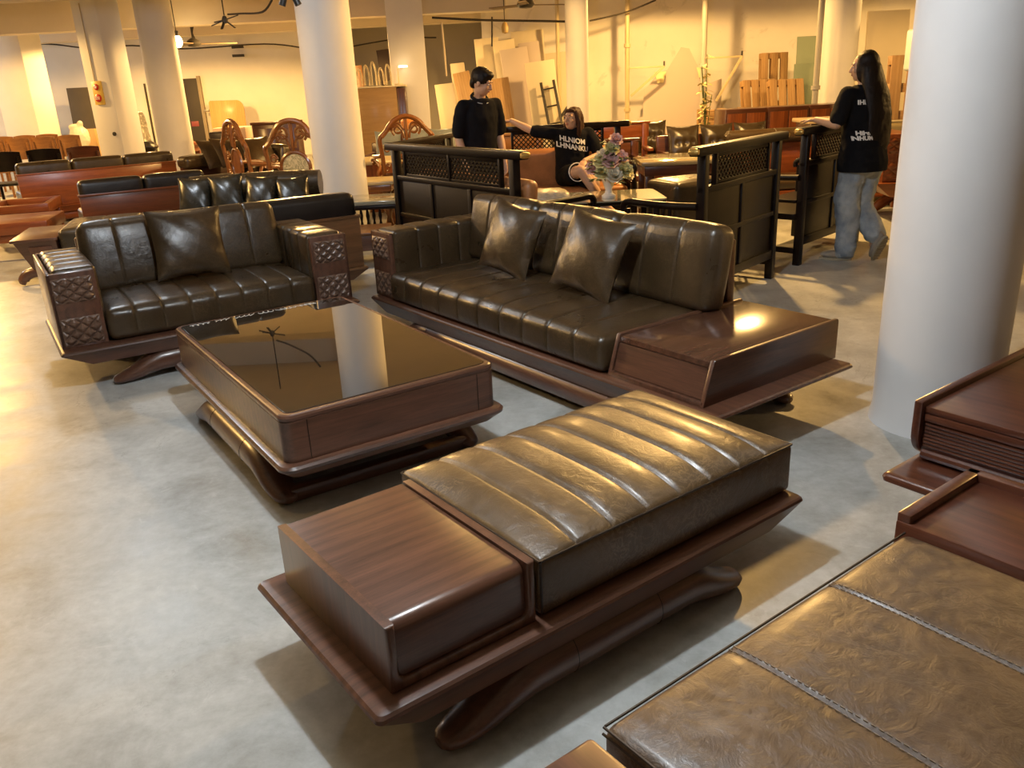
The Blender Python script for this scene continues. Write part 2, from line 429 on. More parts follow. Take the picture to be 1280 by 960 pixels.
# --- long sofa with side cabinet
sofa = thing('long_sofa', 'long brown leather sofa with a wooden side cabinet, right of the coffee table', 'sofa', (-.898, 5.316, 0), -.943)
tray_mb(2.867, .96, .249, ex=.14).build('tray_base', WAL['x'], sofa, 22)
for yc in (.082, .85): log_leg(sofa, WAL['x'], .24, 2.62, yc)
arm(sofa, .0, .235, .05, .90, .249, .666, 1)
cushion(.232, 2.198, .02, .72, .250, .425, .045, .022, [.232+1.966*k/10 for k in range(1, 10)], .006, .007, .0015, nx=30).build('seat_cushion', BRN, sofa)
MB().box(.235, 2.190, .885, .938, .249, .737, .01).build('back_panel', WAL['x'], sofa)
for k in range(3):
    x0 = .215+.688*k; x1 = x0+.681
    back_cushion(sofa, x0, x1, .615, .435, .415, .16, .20, [x0+.23, x0+.46])
cab = MB(); xa, xb = 2.205, 2.768
side = [(.045, .247), (.105, .43), (.112, .436), (.955, .436), (.962, .428), (.962, .247)]
cab.prism(side, 'x', xa, xa+.022, .004); cab.prism(side, 'x', xb-.022, xb, .004); cab.box(xa+.01, xb-.01, .046, .96, .247, .270, .003)
co = cab.build('cabinet_frame', WAL['y'], sofa)
MB().prism([(.103, .402), (.107, .424), (.113, .428), (.955, .428), (.955, .402)], 'x', xa+.023, xb-.023, .002).build('cabinet_top', GLW['y'], sofa)
MB().prism([(.062, .274), (.099, .398), (.94, .398), (.94, .274)], 'x', xa+.026, xb-.026, .003).build('drawer', WAL['x'], sofa)

# --- throw pillows
def place_pillow(root, x, y, z, w, h, t, lean, spin, yaw, mat, label, group=None, tuft=False):
    mb = weld(pillow_mb(w, h, t, 22, None, tuft)); o = mb.build('throw_pillow', mat, None, 60)
    tag(o, label, 'pillow', group)
    o.matrix_world = Matrix.Translation(W(root, (x, y, z))) @ Matrix.Rotation(root.rotation_euler.z+yaw, 4, 'Z') @ Matrix.Rotation(-lean, 4, 'X') @ Matrix.Rotation(spin, 4, 'Y')
    return o
place_pillow(love, .86, .53, .665, .45, .43, .14, .30, .03, 0, BRN, 'square brown leather pillow in the middle of the two seat loveseat')
place_pillow(sofa, .93, .48, .655, .45, .42, .15, .36, .12, .06, BRN, 'square brown leather pillow near the quilted arm of the long sofa')
place_pillow(sofa, 1.62, .48, .655, .46, .43, .15, .38, .12, .06, BRN, 'square brown leather pillow toward the side cabinet of the long sofa')

# --- second bench, lower right
bn2 = thing('upholstered_bench', 'tan brown leather bench cut off by the lower right corner, with a wooden tray end', 'bench', (-.324, 1.431, 0), .635)
O2 = Vector((-.09, -1.13, 0))
def b2(mb): mb.v = [(p[0]+O2.x, p[1]+O2.y, p[2]) for p in mb.v]; return mb
b2(tray_mb(1.80, .72, .249, ex=.14)).build('tray_base', WAL['x'], bn2)
for yc in (.12, .60): b2(log_mb(.25, 1.50, yc)).build('leg', WAL['x'], bn2)
b2(MB().box(.10, .295, .04, .675, .248, .418, .012)).build('side_box', RED['y'] if False else wood('plum_wood_y', (.035,.012,.009), (.14,.055,.037), 'y', .35, .2, .5), bn2)
c2 = cushion(.325, 1.378, .05, .685, .250, .412, .03, .014, [.325+1.053*k/3 for k in (1, 2)], .005, .006, .003, .003, toponly=True)
c2o = b2(c2).build('cushion', CHA, bn2)
seam_loops(c2o, [[tuple(Vector(p)+O2) for p in q] for q in ([(.335,.68,.409),(1.37,.68,.409)], [(.331,.06,.409),(.331,.68,.409)], [(.329,.06,.395),(.329,.68,.395)])], .003, SEAM)
for k in (1, 2):
    m = MB(); xx = .325+1.053*k/3
    for d in (-.0075, .0075):
        for q in range(40): m.box(xx+d-.0008, xx+d+.0008, .07+q*.0151, .07+q*.0151+.009, .4128+.014*(1-abs(2*(.07+q*.0151-.05)/.635-1)**4)*.94, .4148+.014*(1-abs(2*(.07+q*.0151-.05)/.635-1)**4)*.94, 0)
    b2(m).build('stitching', THREAD, c2o)['kind'] = 'stuff'
# tray end: raised rim round a sunk board
m = MB(); x0, x1, y0, y1, z0, z1 = 1.385, 1.775, .02, .715, .25, .448
m.box(x0, x1, y0, y1, z0, z1-.022, .006); t = .036
m.box(x1-t, x1, y0, y1, z1-.04, z1, .005); m.box(x0+.004, x1-.004, y1-t, y1, z1-.04, z1, .005); m.box(x0+.004, x1-.004, y0, y0+t, z1-.04, z1, .005)
b2(m).build('tray_top', MAH['y'], bn2)

# --- cabinet end of another sofa at the right edge
end = thing('sofa_end_cabinet', 'glossy dark cabinet with a fluted drawer front at the right edge beside the white column', 'cabinet', (-.324, 1.431, 0), .635)
def fr(mb): mb.v = [(p[0]+1.852, p[1]-1.02, p[2]) for p in mb.v]; return mb
# local frame: x depth (0 = front tip), y along, top of run at y=.95
fr(rings_slab(0, 1.25, 0, .95, [(.03,.03,.25), (.012,.012,.25), (.003,.003,.243), (0,0,.235), (.003,.003,.222), (.07,.10,.185), (.14,.17,.145), (.16,.19,.145)], .018)).build('tray_base', MAH['y'], end)
for xc in (.22, 1.02): fr(log_mb(.15, .80, xc, 'y')).build('leg', MAH['y'], end)
def sidecurve(x0=.155, zt=.462, zb=.252, x1=1.13):
    P = [(x1, zb), (x0+.11, zb)]
    for k in range(1, 8):
        a = radians(-90-90*k/8); P.append((x0+.11+.11*cos(a), zb+.10+.10*sin(a)))
    return P+[(x0, zb+.11), (x0, zt), (x0+.006, zt+.004), (x1, zt+.004)]
fr(MB().prism(sidecurve(), 'y', .945-.03, .945, .006)).build('side_panel', MAH['x'], end)
fr(MB().prism(sidecurve(), 'y', .05, .08, .006)).build('side_panel', MAH['x'], end)
fr(MB().box(.172, 1.12, .08, .915, .425, .448, .004)).build('cabinet_top', MAH['y'], end)
fr(MB().box(.18, 1.12, .08, .915, .262, .424, .003)).build('cabinet_body', MAH['y'], end)
fr(MB().box(.168, .19, .085, .91, .398, .423, .003)).build('front_rail', MAH['y'], end)
m = MB()
for k in range(7): m.tube([(.176, .09, .385-k*.0125), (.176, .905, .385-k*.0125)], .0055, 8)
fr(m).build('fluted_drawer', MAH['y'], end)
fr(MB().tube([(.185, .085, .275), (.185, .91, .275)], .018, 10)).build('bottom_moulding', MAH['y'], end)
# ------------------------------------------------------------------ camera
cam = bpy.data.cameras.new('camera'); cam.sensor_width = 36; cam.lens = 1039.56/1280*36; cam.clip_end = 200
co_ = bpy.data.objects.new('camera', cam); COL.objects.link(co_)
pit, rol = radians(20.108), radians(-2.798)
fw = Vector((0, cos(pit), -sin(pit))); up0 = Vector((0, sin(pit), cos(pit))); rt0 = Vector((1, 0, 0))
rt = rt0*cos(rol)+up0*sin(rol); up_ = -rt0*sin(rol)+up0*cos(rol)
co_.matrix_world = Matrix(((rt.x, up_.x, -fw.x, 0), (rt.y, up_.y, -fw.y, 0), (rt.z, up_.z, -fw.z, 1.53), (0,0,0,1)))
SC.camera = co_

# ------------------------------------------------------------------ setting materials
def concrete():
    m, nt, b, N, L = newmat('concrete_floor'); v = coord(nt)
    a = noise_n(nt, v, .55, 5, .6, .3); c = noise_n(nt, v, 3.5, 6, .65, .6); d = noise_n(nt, v, 22, 5, .7)
    f = math_n(nt, 'ADD', math_n(nt, 'MULTIPLY', a, .5), math_n(nt, 'ADD', math_n(nt, 'MULTIPLY', c, .35), math_n(nt, 'MULTIPLY', d, .18)))
    col = ramp(nt, f, [(.38, (.25,.24,.205)), (.50, (.41,.415,.39)), (.62, (.57,.58,.555))])
    cr = noise_n(nt, v, 1.1, 5, .6, 2.2); rid = math_n(nt, 'ABSOLUTE', math_n(nt, 'SUBTRACT', cr, .5))
    line = ramp(nt, rid, [(0, 1.0), (.0035, 0.0)]); gate = ramp(nt, noise_n(nt, v, .6, 2), [(.5, 0.0), (.6, 1.0)])
    col = mixc(nt, math_n(nt, 'MULTIPLY', math_n(nt, 'MULTIPLY', line, gate), .5), col, (.16,.15,.13))
    st = ramp(nt, noise_n(nt, v, 7, 6, .75, 1.2), [(.60, 0.0), (.72, 1.0)])
    col = mixc(nt, math_n(nt, 'MULTIPLY', st, .35), col, (.66,.66,.63))
    L.new(col, b.inputs['Base Color'])
    L.new(math_n(nt, 'ADD', math_n(nt, 'MULTIPLY', c, .40), .20), b.inputs['Roughness'])
    bump(nt, b, math_n(nt, 'ADD', c, math_n(nt, 'MULTIPLY', d, .4)), .10, .01); return m
def plaster(name, c, stain=.0, sc=1.0, rough=.75):
    m, nt, b, N, L = newmat(name); v = coord(nt)
    a = noise_n(nt, v, .7*sc, 5, .6); d = noise_n(nt, v, 30, 4, .6)
    col = mixc(nt, ramp(nt, a, [(.3, 0.0), (.7, 1.0)]), tuple(q*.90 for q in c), tuple(min(1, q*1.05) for q in c))
    if stain:
        s = ramp(nt, noise_n(nt, v, 1.6*sc, 7, .7, 1.0), [(.60, 0.0), (.64, 1.0)])
        col = mixc(nt, math_n(nt, 'MULTIPLY', s, stain), col, (.34,.31,.25))
    L.new(col, b.inputs['Base Color']); b.inputs['Roughness'].default_value = rough
    bump(nt, b, math_n(nt, 'ADD', d, math_n(nt, 'MULTIPLY', a, 3)), .10, .006); return m
FLO = concrete(); WAM = plaster('wall_plaster', (.76,.72,.64)); WAS = plaster('stained_plaster', (.78,.73,.64), .25)
COLM = plaster('column_paint', (.78,.76,.74)); CEI = plaster('ceiling_plaster', (.62,.54,.42))

def wall_seg(name, a, b, z0, z1, mat, t=.15, toward=1):
    """upright slab from a to b (plan), thickness away from the viewer"""
    a, b = Vector((*a, 0)), Vector((*b, 0)); d = (b-a); n = Vector((-d.y, d.x, 0)).normalized()*t*toward
    m = MB(); P = [a, b, b+n, a+n]
    m.add([(p.x, p.y, z0) for p in P]+[(p.x, p.y, z1) for p in P], [(3,2,1,0),(4,5,6,7),(0,1,5,4),(1,2,6,5),(2,3,7,6),(3,0,4,7)])
    return struct(m, name, mat, 0)
CH = 3.1
struct(MB().box(-22, 16, -6, 27, -.1, 0, 0), 'floor', FLO, 0)
struct(MB().box(-22, 16, -6, 27, CH, CH+.1, 0), 'ceiling', CEI, 0)
wall_seg('wall_left', (-22, 21.0), (-4.0, 21.6), 0, CH, WAM)
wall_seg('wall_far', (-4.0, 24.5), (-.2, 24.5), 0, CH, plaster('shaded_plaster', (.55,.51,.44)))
wall_seg('wall_side', (-.1, 17.3), (-.1, 24.5), 0, CH, WAM)
wall_seg('wall_alcove', (-4.0, 21.6), (-4.0, 24.5), 0, CH, WAM)
wall_seg('wall_back', (-.25, 17.2), (13.0, 16.2), 0, CH, WAS)
wall_seg('wall_right', (13, 16.2), (13, -6), 0, CH, WAM)
wall_seg('wall_west', (-18, -6), (-18, 21.1), 0, CH, WAM)
wall_seg('wall_front', (-22, -5.9), (16, -5.9), 0, CH, WAM, .15, -1)
# beams
for k, (y, z) in enumerate(((15.2, 2.62), (19.4, 2.72), (11.6, 2.75))):
    struct(MB().box(-20, .2 if k < 2 else -2, y, y+.35, z, CH, .01), 'trim_%d' % (k+1), CEI)

# ------------------------------------------------------------------ columns
def round_column(x, y, r, label, mat=COLM, z1=CH):
    n = 40; prof = [(r+.012, 0), (r+.008, .02), (r, .06)]+[(r, z) for z in linspace(.2, z1, 8)]
    o = MB().lathe(prof, n, (0, 0, 0)).build('round_column', mat); o.location = (x, y, 0)
    return tag(o, label, 'column')
round_column(1.885, 3.44, .255, 'thick white round column standing beside the glossy dark cabinet at right')
round_column(-1.69, 9.0, .265, 'white round column right behind the two seat loveseat')
round_column(-5.18, 13.9, .265, 'pale round column between the fire sign pillar and the yellow wood panel')
round_column(1.18, 13.0, .165, 'slim pale round column behind the seated woman')
round_column(5.25, 13.6, .26, 'pale round column behind the standing woman with long hair')
def square_column(x, y, w, d, rz, label, z1=CH):
    o = MB().box(-w/2, w/2, -d/2, d/2, 0, z1, .012).build('square_pillar', COLM); o.location = (x, y, 0); o.rotation_euler.z = rz
    return tag(o, label, 'pillar')
square_column(-5.95, 13.7, .46, .46, -.35, 'square pillar with the fire alarm sign mounted on it')
square_column(-9.3, 17.5, .75, .6, -.2, 'wide square pillar left of the fire sign, against the back wall')
square_column(-1.50, 15.2, .60, .6, .1, 'wide square pillar directly behind the standing man in black')

# ------------------------------------------------------------------ light
SC.view_settings.view_transform = 'Standard'; SC.view_settings.look = 'None'; SC.view_settings.gamma = 1
SC.view_settings.use_curve_mapping = False; SC.view_settings.exposure = -.06
w = bpy.data.worlds.new('world'); SC.world = w; w.use_nodes = True
w.node_tree.nodes['Background'].inputs[0].default_value = (1, .50, .13, 1); w.node_tree.nodes['Background'].inputs[1].default_value = .06
WARM = (1.0, .575, .18); COOL = (.79, .89, 1.0)
def lamp(name, loc, power, color, r=.05, kind='POINT', tgt=None, ang=None, blend=.5):
    l = bpy.data.lights.new(name, kind); l.energy = power; l.color = color; l.shadow_soft_size = r
    if kind == 'SPOT': l.spot_size = radians(ang); l.spot_blend = blend
    o = bpy.data.objects.new(name, l); COL.objects.link(o); o.location = loc
    if tgt: o.rotation_euler = (Vector(tgt)-Vector(loc)).to_track_quat('-Z', 'Y').to_euler()
    return o
def shade(loc, power, color=WARM, r=.07, ang=174):
    """ceiling lamp with a reflector shade, throwing its light downwards"""
    return lamp('warm_lamp', loc, power, color, r, 'SPOT', (loc[0], loc[1]+.001, 0), ang, .15)
lamp('cool_lamp', (-.32, 2.3, 2.9), 205, COOL, .06)
shade((2.3, 8.6, 2.9), 600); shade((-6.0, 7.0, 2.8), 450); shade((-4.0, 16.0, 2.6), 1000); shade((-7.4, 18.0, 2.6), 480); shade((-9.0, 13.5, 2.7), 750)
shade((2.6, 14.2, 2.8), 520); shade((8.5, 9.0, 2.8), 500); shade((.5, 10.6, 2.85), 220); shade((7.2, 14.0, 2.8), 220)
lamp('cool_lamp', (-3.2, 6.2, 2.5), 85, COOL, .06)
lamp('cool_lamp', (-13.5, 17.0, 2.6), 240, (.85,.9,1.0), .15)
# ------------------------------------------------------------------ middle ground: the dark carved set
def at(u, v, Y):
    """world point at depth Y on the line of sight through photo point (u, v)"""
    d = fw*1.0 + rt*((u-640)/1039.56) - up_*((v-480)/1039.56); t = Y/d.y
    return Vector((0, 0, 1.53)) + d*t
GOLD = plain('lit_end_gold', (.55,.36,.10), .35, .6)  # gold tone puts the light on the scrolled rail ends into colour

def daybed(L, depth, label, loc, rz, group='carved black benches around the glass table', cush=None, arms=(1, 1)):
    t = thing('carved_bench', label, 'bench', loc, rz, group)
    B = BLK; H = 1.08
    for x in (.10, L-.10):
        MB().box(x-.03, x+.03, -.03, .03, 0, H-.035, .006).build('post', B['z'], t)
    tr = MB(); n = 9
    tr.box(-.02, L+.02, -.038, .038, H-.058, H, .008)
    tro = tr.build('top_rail', B['x'], t)
    for x in (-.025, L+.025):
        MB().lathe([(.0,-.036),(.016,-.034),(.022,-.02),(.022,.02),(.016,.034),(0,.036)], 12, (0,0,0), Matrix.Translation((x, 0, H-.028)) @ Matrix.Rotation(PI/2, 4, 'X')).build('rail_cap', GOLD, tro)
    MB().box(.07, L-.07, -.024, .024, .785, .825, .005).build('back_rail', B['x'], t)
    MB().box(.07, L-.07, -.022, .022, .485, .52, .005).build('back_rail', B['x'], t)
    MB().box(.07, L-.07, -.024, .024, .16, .225, .005).build('back_rail', B['x'], t)
    # pierced lattice
    la = MB(); a, b, z0, z1 = .27, L-.27, .84, 1.0
    for x in (a-.025, (a+b)/2 if L > 1.6 else None, b+.0):
        if x is not None: la.box(x, x+.025, -.018, .018, .825, H-.045, .003)
    la.box(a, b, -.012, .012, .825, .845, .002); la.box(a, b, -.012, .012, .995, 1.01+.03, .002)
    s = .048; Z = z1-z0
    k = a-Z
    while k < b:
        p, q = (k, z0), (k+Z, z1)
        for sgn in (1, -1):
            P = [p, q] if sgn > 0 else [(k, z1), (k+Z, z0)]
            (xa, za), (xb, zb) = P
            if xa < a: za += (a-xa)*(1 if sgn > 0 else -1); xa = a
            if xb > b: zb -= (xb-b)*(1 if sgn > 0 else -1); xb = b
            if xb-xa > .01: la.bar((xa, 0, za), (xb, 0, zb), .0105, .012, 0, up=(0,1,0))
        k += s
    la.build('lattice_panel', B['x'], t)
    nb = max(2, round((L-.2)/.5))
    pn = MB(); pn.box(.08, L-.08, -.008, .008, .2, .80, .002)
    bp = pn.build('back_panel', B['z'], t)
    for k in range(1, nb):
        x = .1+(L-.2)*k/nb; MB().box(x-.022, x+.022, -.02, .02, .225, .785, .004).build('stile', B['z'], bp)
    MB().box(.03, L-.03, .02, depth, .37, .42, .008).build('seat', B['x'], t)
    MB().box(.05, L-.05, depth-.05, depth-.02, .28, .37, .004).build('apron', B['x'], t)
    for x in (.07, L-.07): MB().box(x-.03, x+.03, depth-.07, depth-.01, 0, .40, .006).build('leg', B['z'], t)
    for sd, x in ((0, .07), (1, L-.07)):
        if not arms[sd]: continue
        ar = MB(); P = spline([(x, .02, .70), (x, .2, .695), (x, depth-.15, .70), (x, depth-.04, .705), (x, depth+.0, .68), (x, depth+.0, .64)], 5)
        ar.tube(P, .024, 10); ao = ar.build('armrest', B['y'], t)
        MB().tube([(x, depth-.03, .40), (x, depth-.03, .66)], .020, 10).build('arm_post', B['z'], ao)
        sp = MB(); sp.box(x-.012, x+.012, .03, depth-.05, .50, .525, .003); so = sp.build('arm_stretcher', B['y'], ao)
        for k in range(4):
            y = depth*.38+k*.05; MB().box(x-.009, x+.009, y-.010, y+.010, .42, .69, .002).build('spindle', B['z'], t)
        MB().box(x-.02, x+.02, .02, depth-.04, .10, .14, .004).build('side_stretcher', B['y'], t)
        for k in range(4):
            y = depth*.38+k*.05; MB().box(x-.008, x+.008, y-.009, y+.009, .14, .37, .002).build('spindle', B['z'], t)
    if cush:
        cushion(.14, L-.14, .10, depth+.02, .422, .50, .03, .015).build('seat_cushion', cush, t)
        xs = linspace(.15, L-.15, 3 if L > 1.6 else 2)
        for a_, b_ in zip(xs[:-1], xs[1:]):
            c = cushion(a_+.005, b_-.005, 0, .12, 0, .36, .045, .01, ny=4); M = lean_M(.10, .505, -.14); c.v = [tuple(M @ Vector(p)) for p in c.v]
            c.build('back_cushion', cush, t)
    return t
daybed(1.86, .68, 'long black carved bench with a pierced top panel, right behind the long leather sofa', (-.93, 7.23, 0), -.955, cush=TAN, arms=(0, 1))
daybed(1.31, .58, 'short black carved bench seen from behind, between the leather sofa and the white column', (1.22, 5.36, 0), .85)
daybed(1.35, .62, 'black carved bench that the standing woman leans on', (2.30, 6.60, 0), .80)
d4_ = daybed(1.42, .55, 'black carved bench behind the standing man, partly hidden by him', (-.55, 10.25, 0), -1.99)
dB = daybed(1.45, .60, 'black carved bench with tan cushions that the seated woman sits on', (1.31, 8.93, 0), PI+.10, cush=TAN); d4_.scale.z = .9

# glass table
gt = thing('glass_table', 'low glass topped table with black frame holding the flower vase', 'table', (.74, 7.40, 0), .02); gt.scale.z = .9
TG, nt, b, N, L = newmat('grey_table_glass'); b.inputs['Base Color'].default_value = (.27,.26,.19,1); b.inputs['Roughness'].default_value = .12; b.inputs['Specular IOR Level'].default_value = .7; b.inputs['Coat Weight'].default_value = .6; b.inputs['Coat Roughness'].default_value = .05
rings_slab(-.66, .64, -.34, .34, [(.003,.003,.578), (0,0,.581), (0,0,.589), (.003,.003,.592), (.2,.2,.592)], .05, 6).build('glass_top', TG, gt, 8)
m = MB()
m.box(-.62, .60, -.31, .31, .54, .576, .008)
m.build('frame', BLK['x'], gt)
for x in (-.59, .55):
    for y in (-.29, .29): MB().box(x-.025, x+.025, y-.025, y+.025, 0, .55, .006).build('leg', BLK['z'], gt)
MB().box(-.58, .54, -.28, .28, .16, .18, .004).build('shelf', BLK['x'], gt)

# vase and flowers
vp = (.915, 7.30, .5335)
vs = thing('flower_vase', 'white footed vase of pink, cream and yellow flowers on the glass table', 'vase', vp); vs.scale = (1.3, 1.3, 1.3)
MB().lathe([(0,0),(.046,0),(.048,.012),(.026,.03),(.022,.05),(.034,.08),(.046,.12),(.052,.135),(.046,.136),(.03,.10),(0,.09)], 20).build('vase', plain('white_ceramic', (.75,.74,.70), .2, 0, .03, 6, .5), vs)
random.seed(21)
FL = {'pink_flower': plain('pink_petal', (.74,.50,.46), .6, 0, .25, 60), 'cream_flower': plain('cream_petal', (.80,.74,.58), .6, 0, .2, 60), 'yellow_flower': plain('yellow_petal', (.70,.66,.34), .6, 0, .25, 60)}
LEAF = plain('leaf_green', (.07,.10,.03), .55, 0, .35, 20); STEM = plain('stem_green', (.10,.14,.04), .6)
def bloom(c, r, axis):
    m = MB(); ax = Vector(axis).normalized(); q = ax.to_track_quat('Z', 'Y').to_matrix().to_4x4(); M = Matrix.Translation(c) @ q
    for ring, (n, tilt, ln) in enumerate(((4, .25, .55), (6, .65, .75), (8, 1.05, .95), (9, 1.45, 1.0))):
        for k in range(n):
            a = 2*PI*k/n+ring*.5; rr = Matrix.Rotation(a, 4, 'Z') @ Matrix.Rotation(tilt, 4, 'Y')
            def fn(u, v):
                x = (u-.5)*2*r*.55*sin(PI*min(.98, v*.75+.2)); z = v*r*ln; y = 0
                p = M @ rr @ Vector((r*.10*sin(PI*v)+.02*r, x, z)); return p
            m.grid(fn, 3, 3)
    return m
spots = [(-.10,.02,.19,'pink_flower',.045),(-.055,-.03,.235,'yellow_flower',.045),(-.05,-.06,.165,'yellow_flower',.042),(.005,-.05,.24,'pink_flower',.05),(.025,-.07,.15,'cream_flower',.050),(.10,-.04,.175,'yellow_flower',.05),
         (.075,.0,.25,'pink_flower',.05),(.02,-.01,.31,'yellow_flower',.045),(.05,.01,.365,'pink_flower',.04),(.09,.05,.20,'pink_flower',.05),(-.03,.05,.26,'cream_flower',.045),(-.03,-.01,.285,'cream_flower',.03),(.13,.0,.14,'cream_flower',.035)]
for x, y, z, nm, r in spots: bloom(Vector((x, y, z)), r*1.25, (x*1.2, y-.25, .25)).build(nm, FL[nm], vs, 80)
st = MB()
for x, y, z, nm, r in spots: st.tube(spline([(0,0,.09), (x*.4, y*.4, z*.6), (x, y, z)], 4), .003, 5)
st.build('stems', STEM, vs)
lf = MB()
for k in range(60):
    a = random.uniform(0, 2*PI); rr = random.uniform(.03, .13); z = random.uniform(.10, .27) if k < 48 else random.uniform(.25, .36)
    c = Vector((rr*cos(a), rr*sin(a)*.8, z if rr < .1 else z*.75)); d = Vector((cos(a), sin(a), random.uniform(-.5, .6))).normalized(); s_ = d.cross(Vector((0,0,1))).normalized(); ln = random.uniform(.04, .075); wd = ln*.3; nrm = d.cross(s_)
    lf.add([c, c+d*ln*.5+s_*wd+nrm*.004, c+d*ln, c+d*ln*.5-s_*wd+nrm*.004, c+d*ln*.5-nrm*.006], [(0,1,4),(1,2,4),(2,3,4),(3,0,4)])
o = lf.build('foliage', LEAF, vs, 60); o['kind'] = 'stuff'

# clear plastic wrapped packet on the glass table
PL, nt, b, N, L = newmat('plastic_film'); b.inputs['Base Color'].default_value = (.50,.44,.30,1); b.inputs['Roughness'].default_value = .2; bump(nt, b, noise_n(nt, coord(nt), 40, 4, .6, 1), .6, .01)
pk = MB()
def fn(a, b_):
    u, v = 2*a-1, 2*b_-1
    return (u*.15, v*.11, .012+.05*(max(0,(1-u**4)*(1-v**4)))**.5+.006*sin(17*u+5*v)*sin(13*v))
pk.grid(fn, 18, 14); pk.box(-.15, .15, -.11, .11, 0, .014, .004)
o = pk.build('plastic_packet', PL); o.location = (.36, 7.30, .5345); o.rotation_euler.z = .1; o.scale = (1.5, 1.3, 1.5); tag(o, 'packet wrapped in clear plastic film, lying on the glass table', 'packet')
# ------------------------------------------------------------------ background furniture
def back_sofa(L, D, label, loc, rz, wm, lm, H=.74, wood_h=.56, cat='sofa', group=None, nb=2, arm_r=False, seat=True, legs='log', zt=.24, face=1):
    """sofa whose wooden back faces local -y"""
    t = thing('leather_backed_sofa', label, cat, loc, rz, group)
    tray_mb(L, D, zt, ex=.12).build('tray_base', wm['x'], t)
    for y in (.12, D-.14): log_mb(.16, L-.16, y).build('leg', wm['x'], t)
    p = MB(); p.box(.03, L-.03, .02, .07, zt, wood_h, .008)
    po = p.build('back_panel', wm['x'], t)
    MB().box(.02, L-.02, .012, .08, wood_h-.012, wood_h+.012, .005).build('back_cap', wm['x'], po)
    xs = linspace(.04, L-.04, nb+1)
    for a, b in zip(xs[:-1], xs[1:]): cushion(a+.004, b-.004, .03, .19, zt+.16, H, .045, .008, ny=4).build('back_cushion', lm, t)
    if seat: cushion(.06, L-.06, .17, D-.03, zt+.002, zt+.17, .04, .02).build('seat_cushion', lm, t)
    if arm_r:
        MB().box(L-.22, L-.02, .08, D-.05, zt, zt+.33, .01).build('armrest', wm['y'], t)
        cushion(L-.23, L-.01, .05, D-.04, zt+.32, zt+.43, .05, .01, [D*.35, D*.65], sdir='y').build('arm_pad', lm, t)
    return t
# sofa back to back with the loveseat
p = W(love, (.45, 2.02, 0))
s3 = back_sofa(1.78, .98, 'dark wood sofa with black leather back cushions, back to back with the loveseat', W(love, (.45, .985, 0)), .556, {k: wood('umber_'+k, (.10,.048,.020), (.27,.13,.055), k) for k in 'xyz'}, DRK, .79, .62)
# red wood sofas, left
A = at(92, 232, 8.75); B = at(258, 232, 9.55)
back_sofa(1.36, .85, 'red-brown sofa with black leather back cushions, second sofa behind the loveseat', (A.x, A.y, 0), .56, {'x': wood('chestnut_x', (.05,.014,.006), (.15,.045,.016), 'x'), 'y': MAH['y']}, DRK, .745, .60)
A = at(14, 205, 11.0)
back_sofa(2.05, .9, 'bright red wood sofa with three olive leather back cushions, at far left', (A.x, A.y, 0), .62, RED, GRN, .80, .66, nb=3, arm_r=True)

# dark sofa whose end panel faces us, with loose slanted cushions
def end_sofa(label, loc, rz):
    t = thing('leather_sofa', label, 'sofa', loc, rz)
    MB().box(0, .06, 0, .9, .06, .62, .012).build('end_panel', MAH['y'], t)
    q = MB(); q.box(-.012, 0, .08, .82, .14, .56, .006); q.build('panel_field', MAH['y'], t)
    MB().box(.06, 1.25, .05, .85, .10, .26, .01).build('base', MAH['x'], t)
    for x in (.06, 1.15):
        for y in (.06, .75): MB().box(x, x+.07, y, y+.07, 0, .10, .004).build('leg', MAH['z'], t)
    cushion(-.04, .20, -.02, .92, .60, .76, .06, .01, sdir='y').build('arm_pad', BRN, t)
    cushion(.2, 1.24, .06, .68, .262, .44, .04, .02).build('seat_cushion', BRN, t)
    for a, b in ((.22, .72), (.73, 1.23)):
        c = cushion(a, b, 0, .16, 0, .42, .05, .01, ny=4); M = lean_M(.66, .44, -.16); c.v = [tuple(M @ Vector(p)) for p in c.v]; c.build('back_cushion', BRN, t)
    return t
E1 = at(228, 230, 11.6)
es = end_sofa('dark brown leather sofa with a panelled end, behind the foot of the round column', (E1.x, E1.y, 0), -.55)
for k in range(4):
    x = .14+.27*k
    mb = weld(pillow_mb(.46, .46, .13, 14)); o = mb.build('loose_cushion', BRN, None, 60)
    o.matrix_world = Matrix.Translation(W(es, (x+.1, .47, .76+.02*(k % 2)))) @ Matrix.Rotation(es.rotation_euler.z+PI/2-.2, 4, 'Z') @ Matrix.Rotation(-.62, 4, 'X')
    tag(o, 'dark brown cushion slanted in a row along the panelled end sofa', 'cushion', 'slanted cushions on the panelled end sofa')

# pillow sofa with rolled black leather
PSl = Vector((-2.98, 7.36, 0))
ps = thing('leather_sofa', 'black leather sofa with a rolled back piled with shiny pillows, behind the loveseat', 'sofa', (PSl.x, PSl.y, 0), .0)
MB().box(0, 1.26, .1, .88, .08, .24, .01).build('base', MAH['x'], ps)
for x in (.05, 1.14):
    for y in (.12, .78): MB().box(x, x+.07, y, y+.07, 0, .09, .004).build('leg', MAH['z'], ps)
cushion(.02, 1.24, .08, .72, .242, .42, .05, .02).build('seat_cushion', DRK, ps)
MB().tube([(.02, .78, .69), (.4, .78, .695), (.405, .78, .69), (.8, .78, .695), (1.0, .78, .69), (1.25, .78, .69)], [.11,.125,.118,.125,.125,.12], 18).build('back_roll', GRN, ps)
MB().box(.02, 1.24, .72, .86, .24, .66, .02).build('back_panel', DRK, ps)
SHN = leather('shiny_black_leather', (.022,.019,.012), (.05,.04,.03), .25, .2)
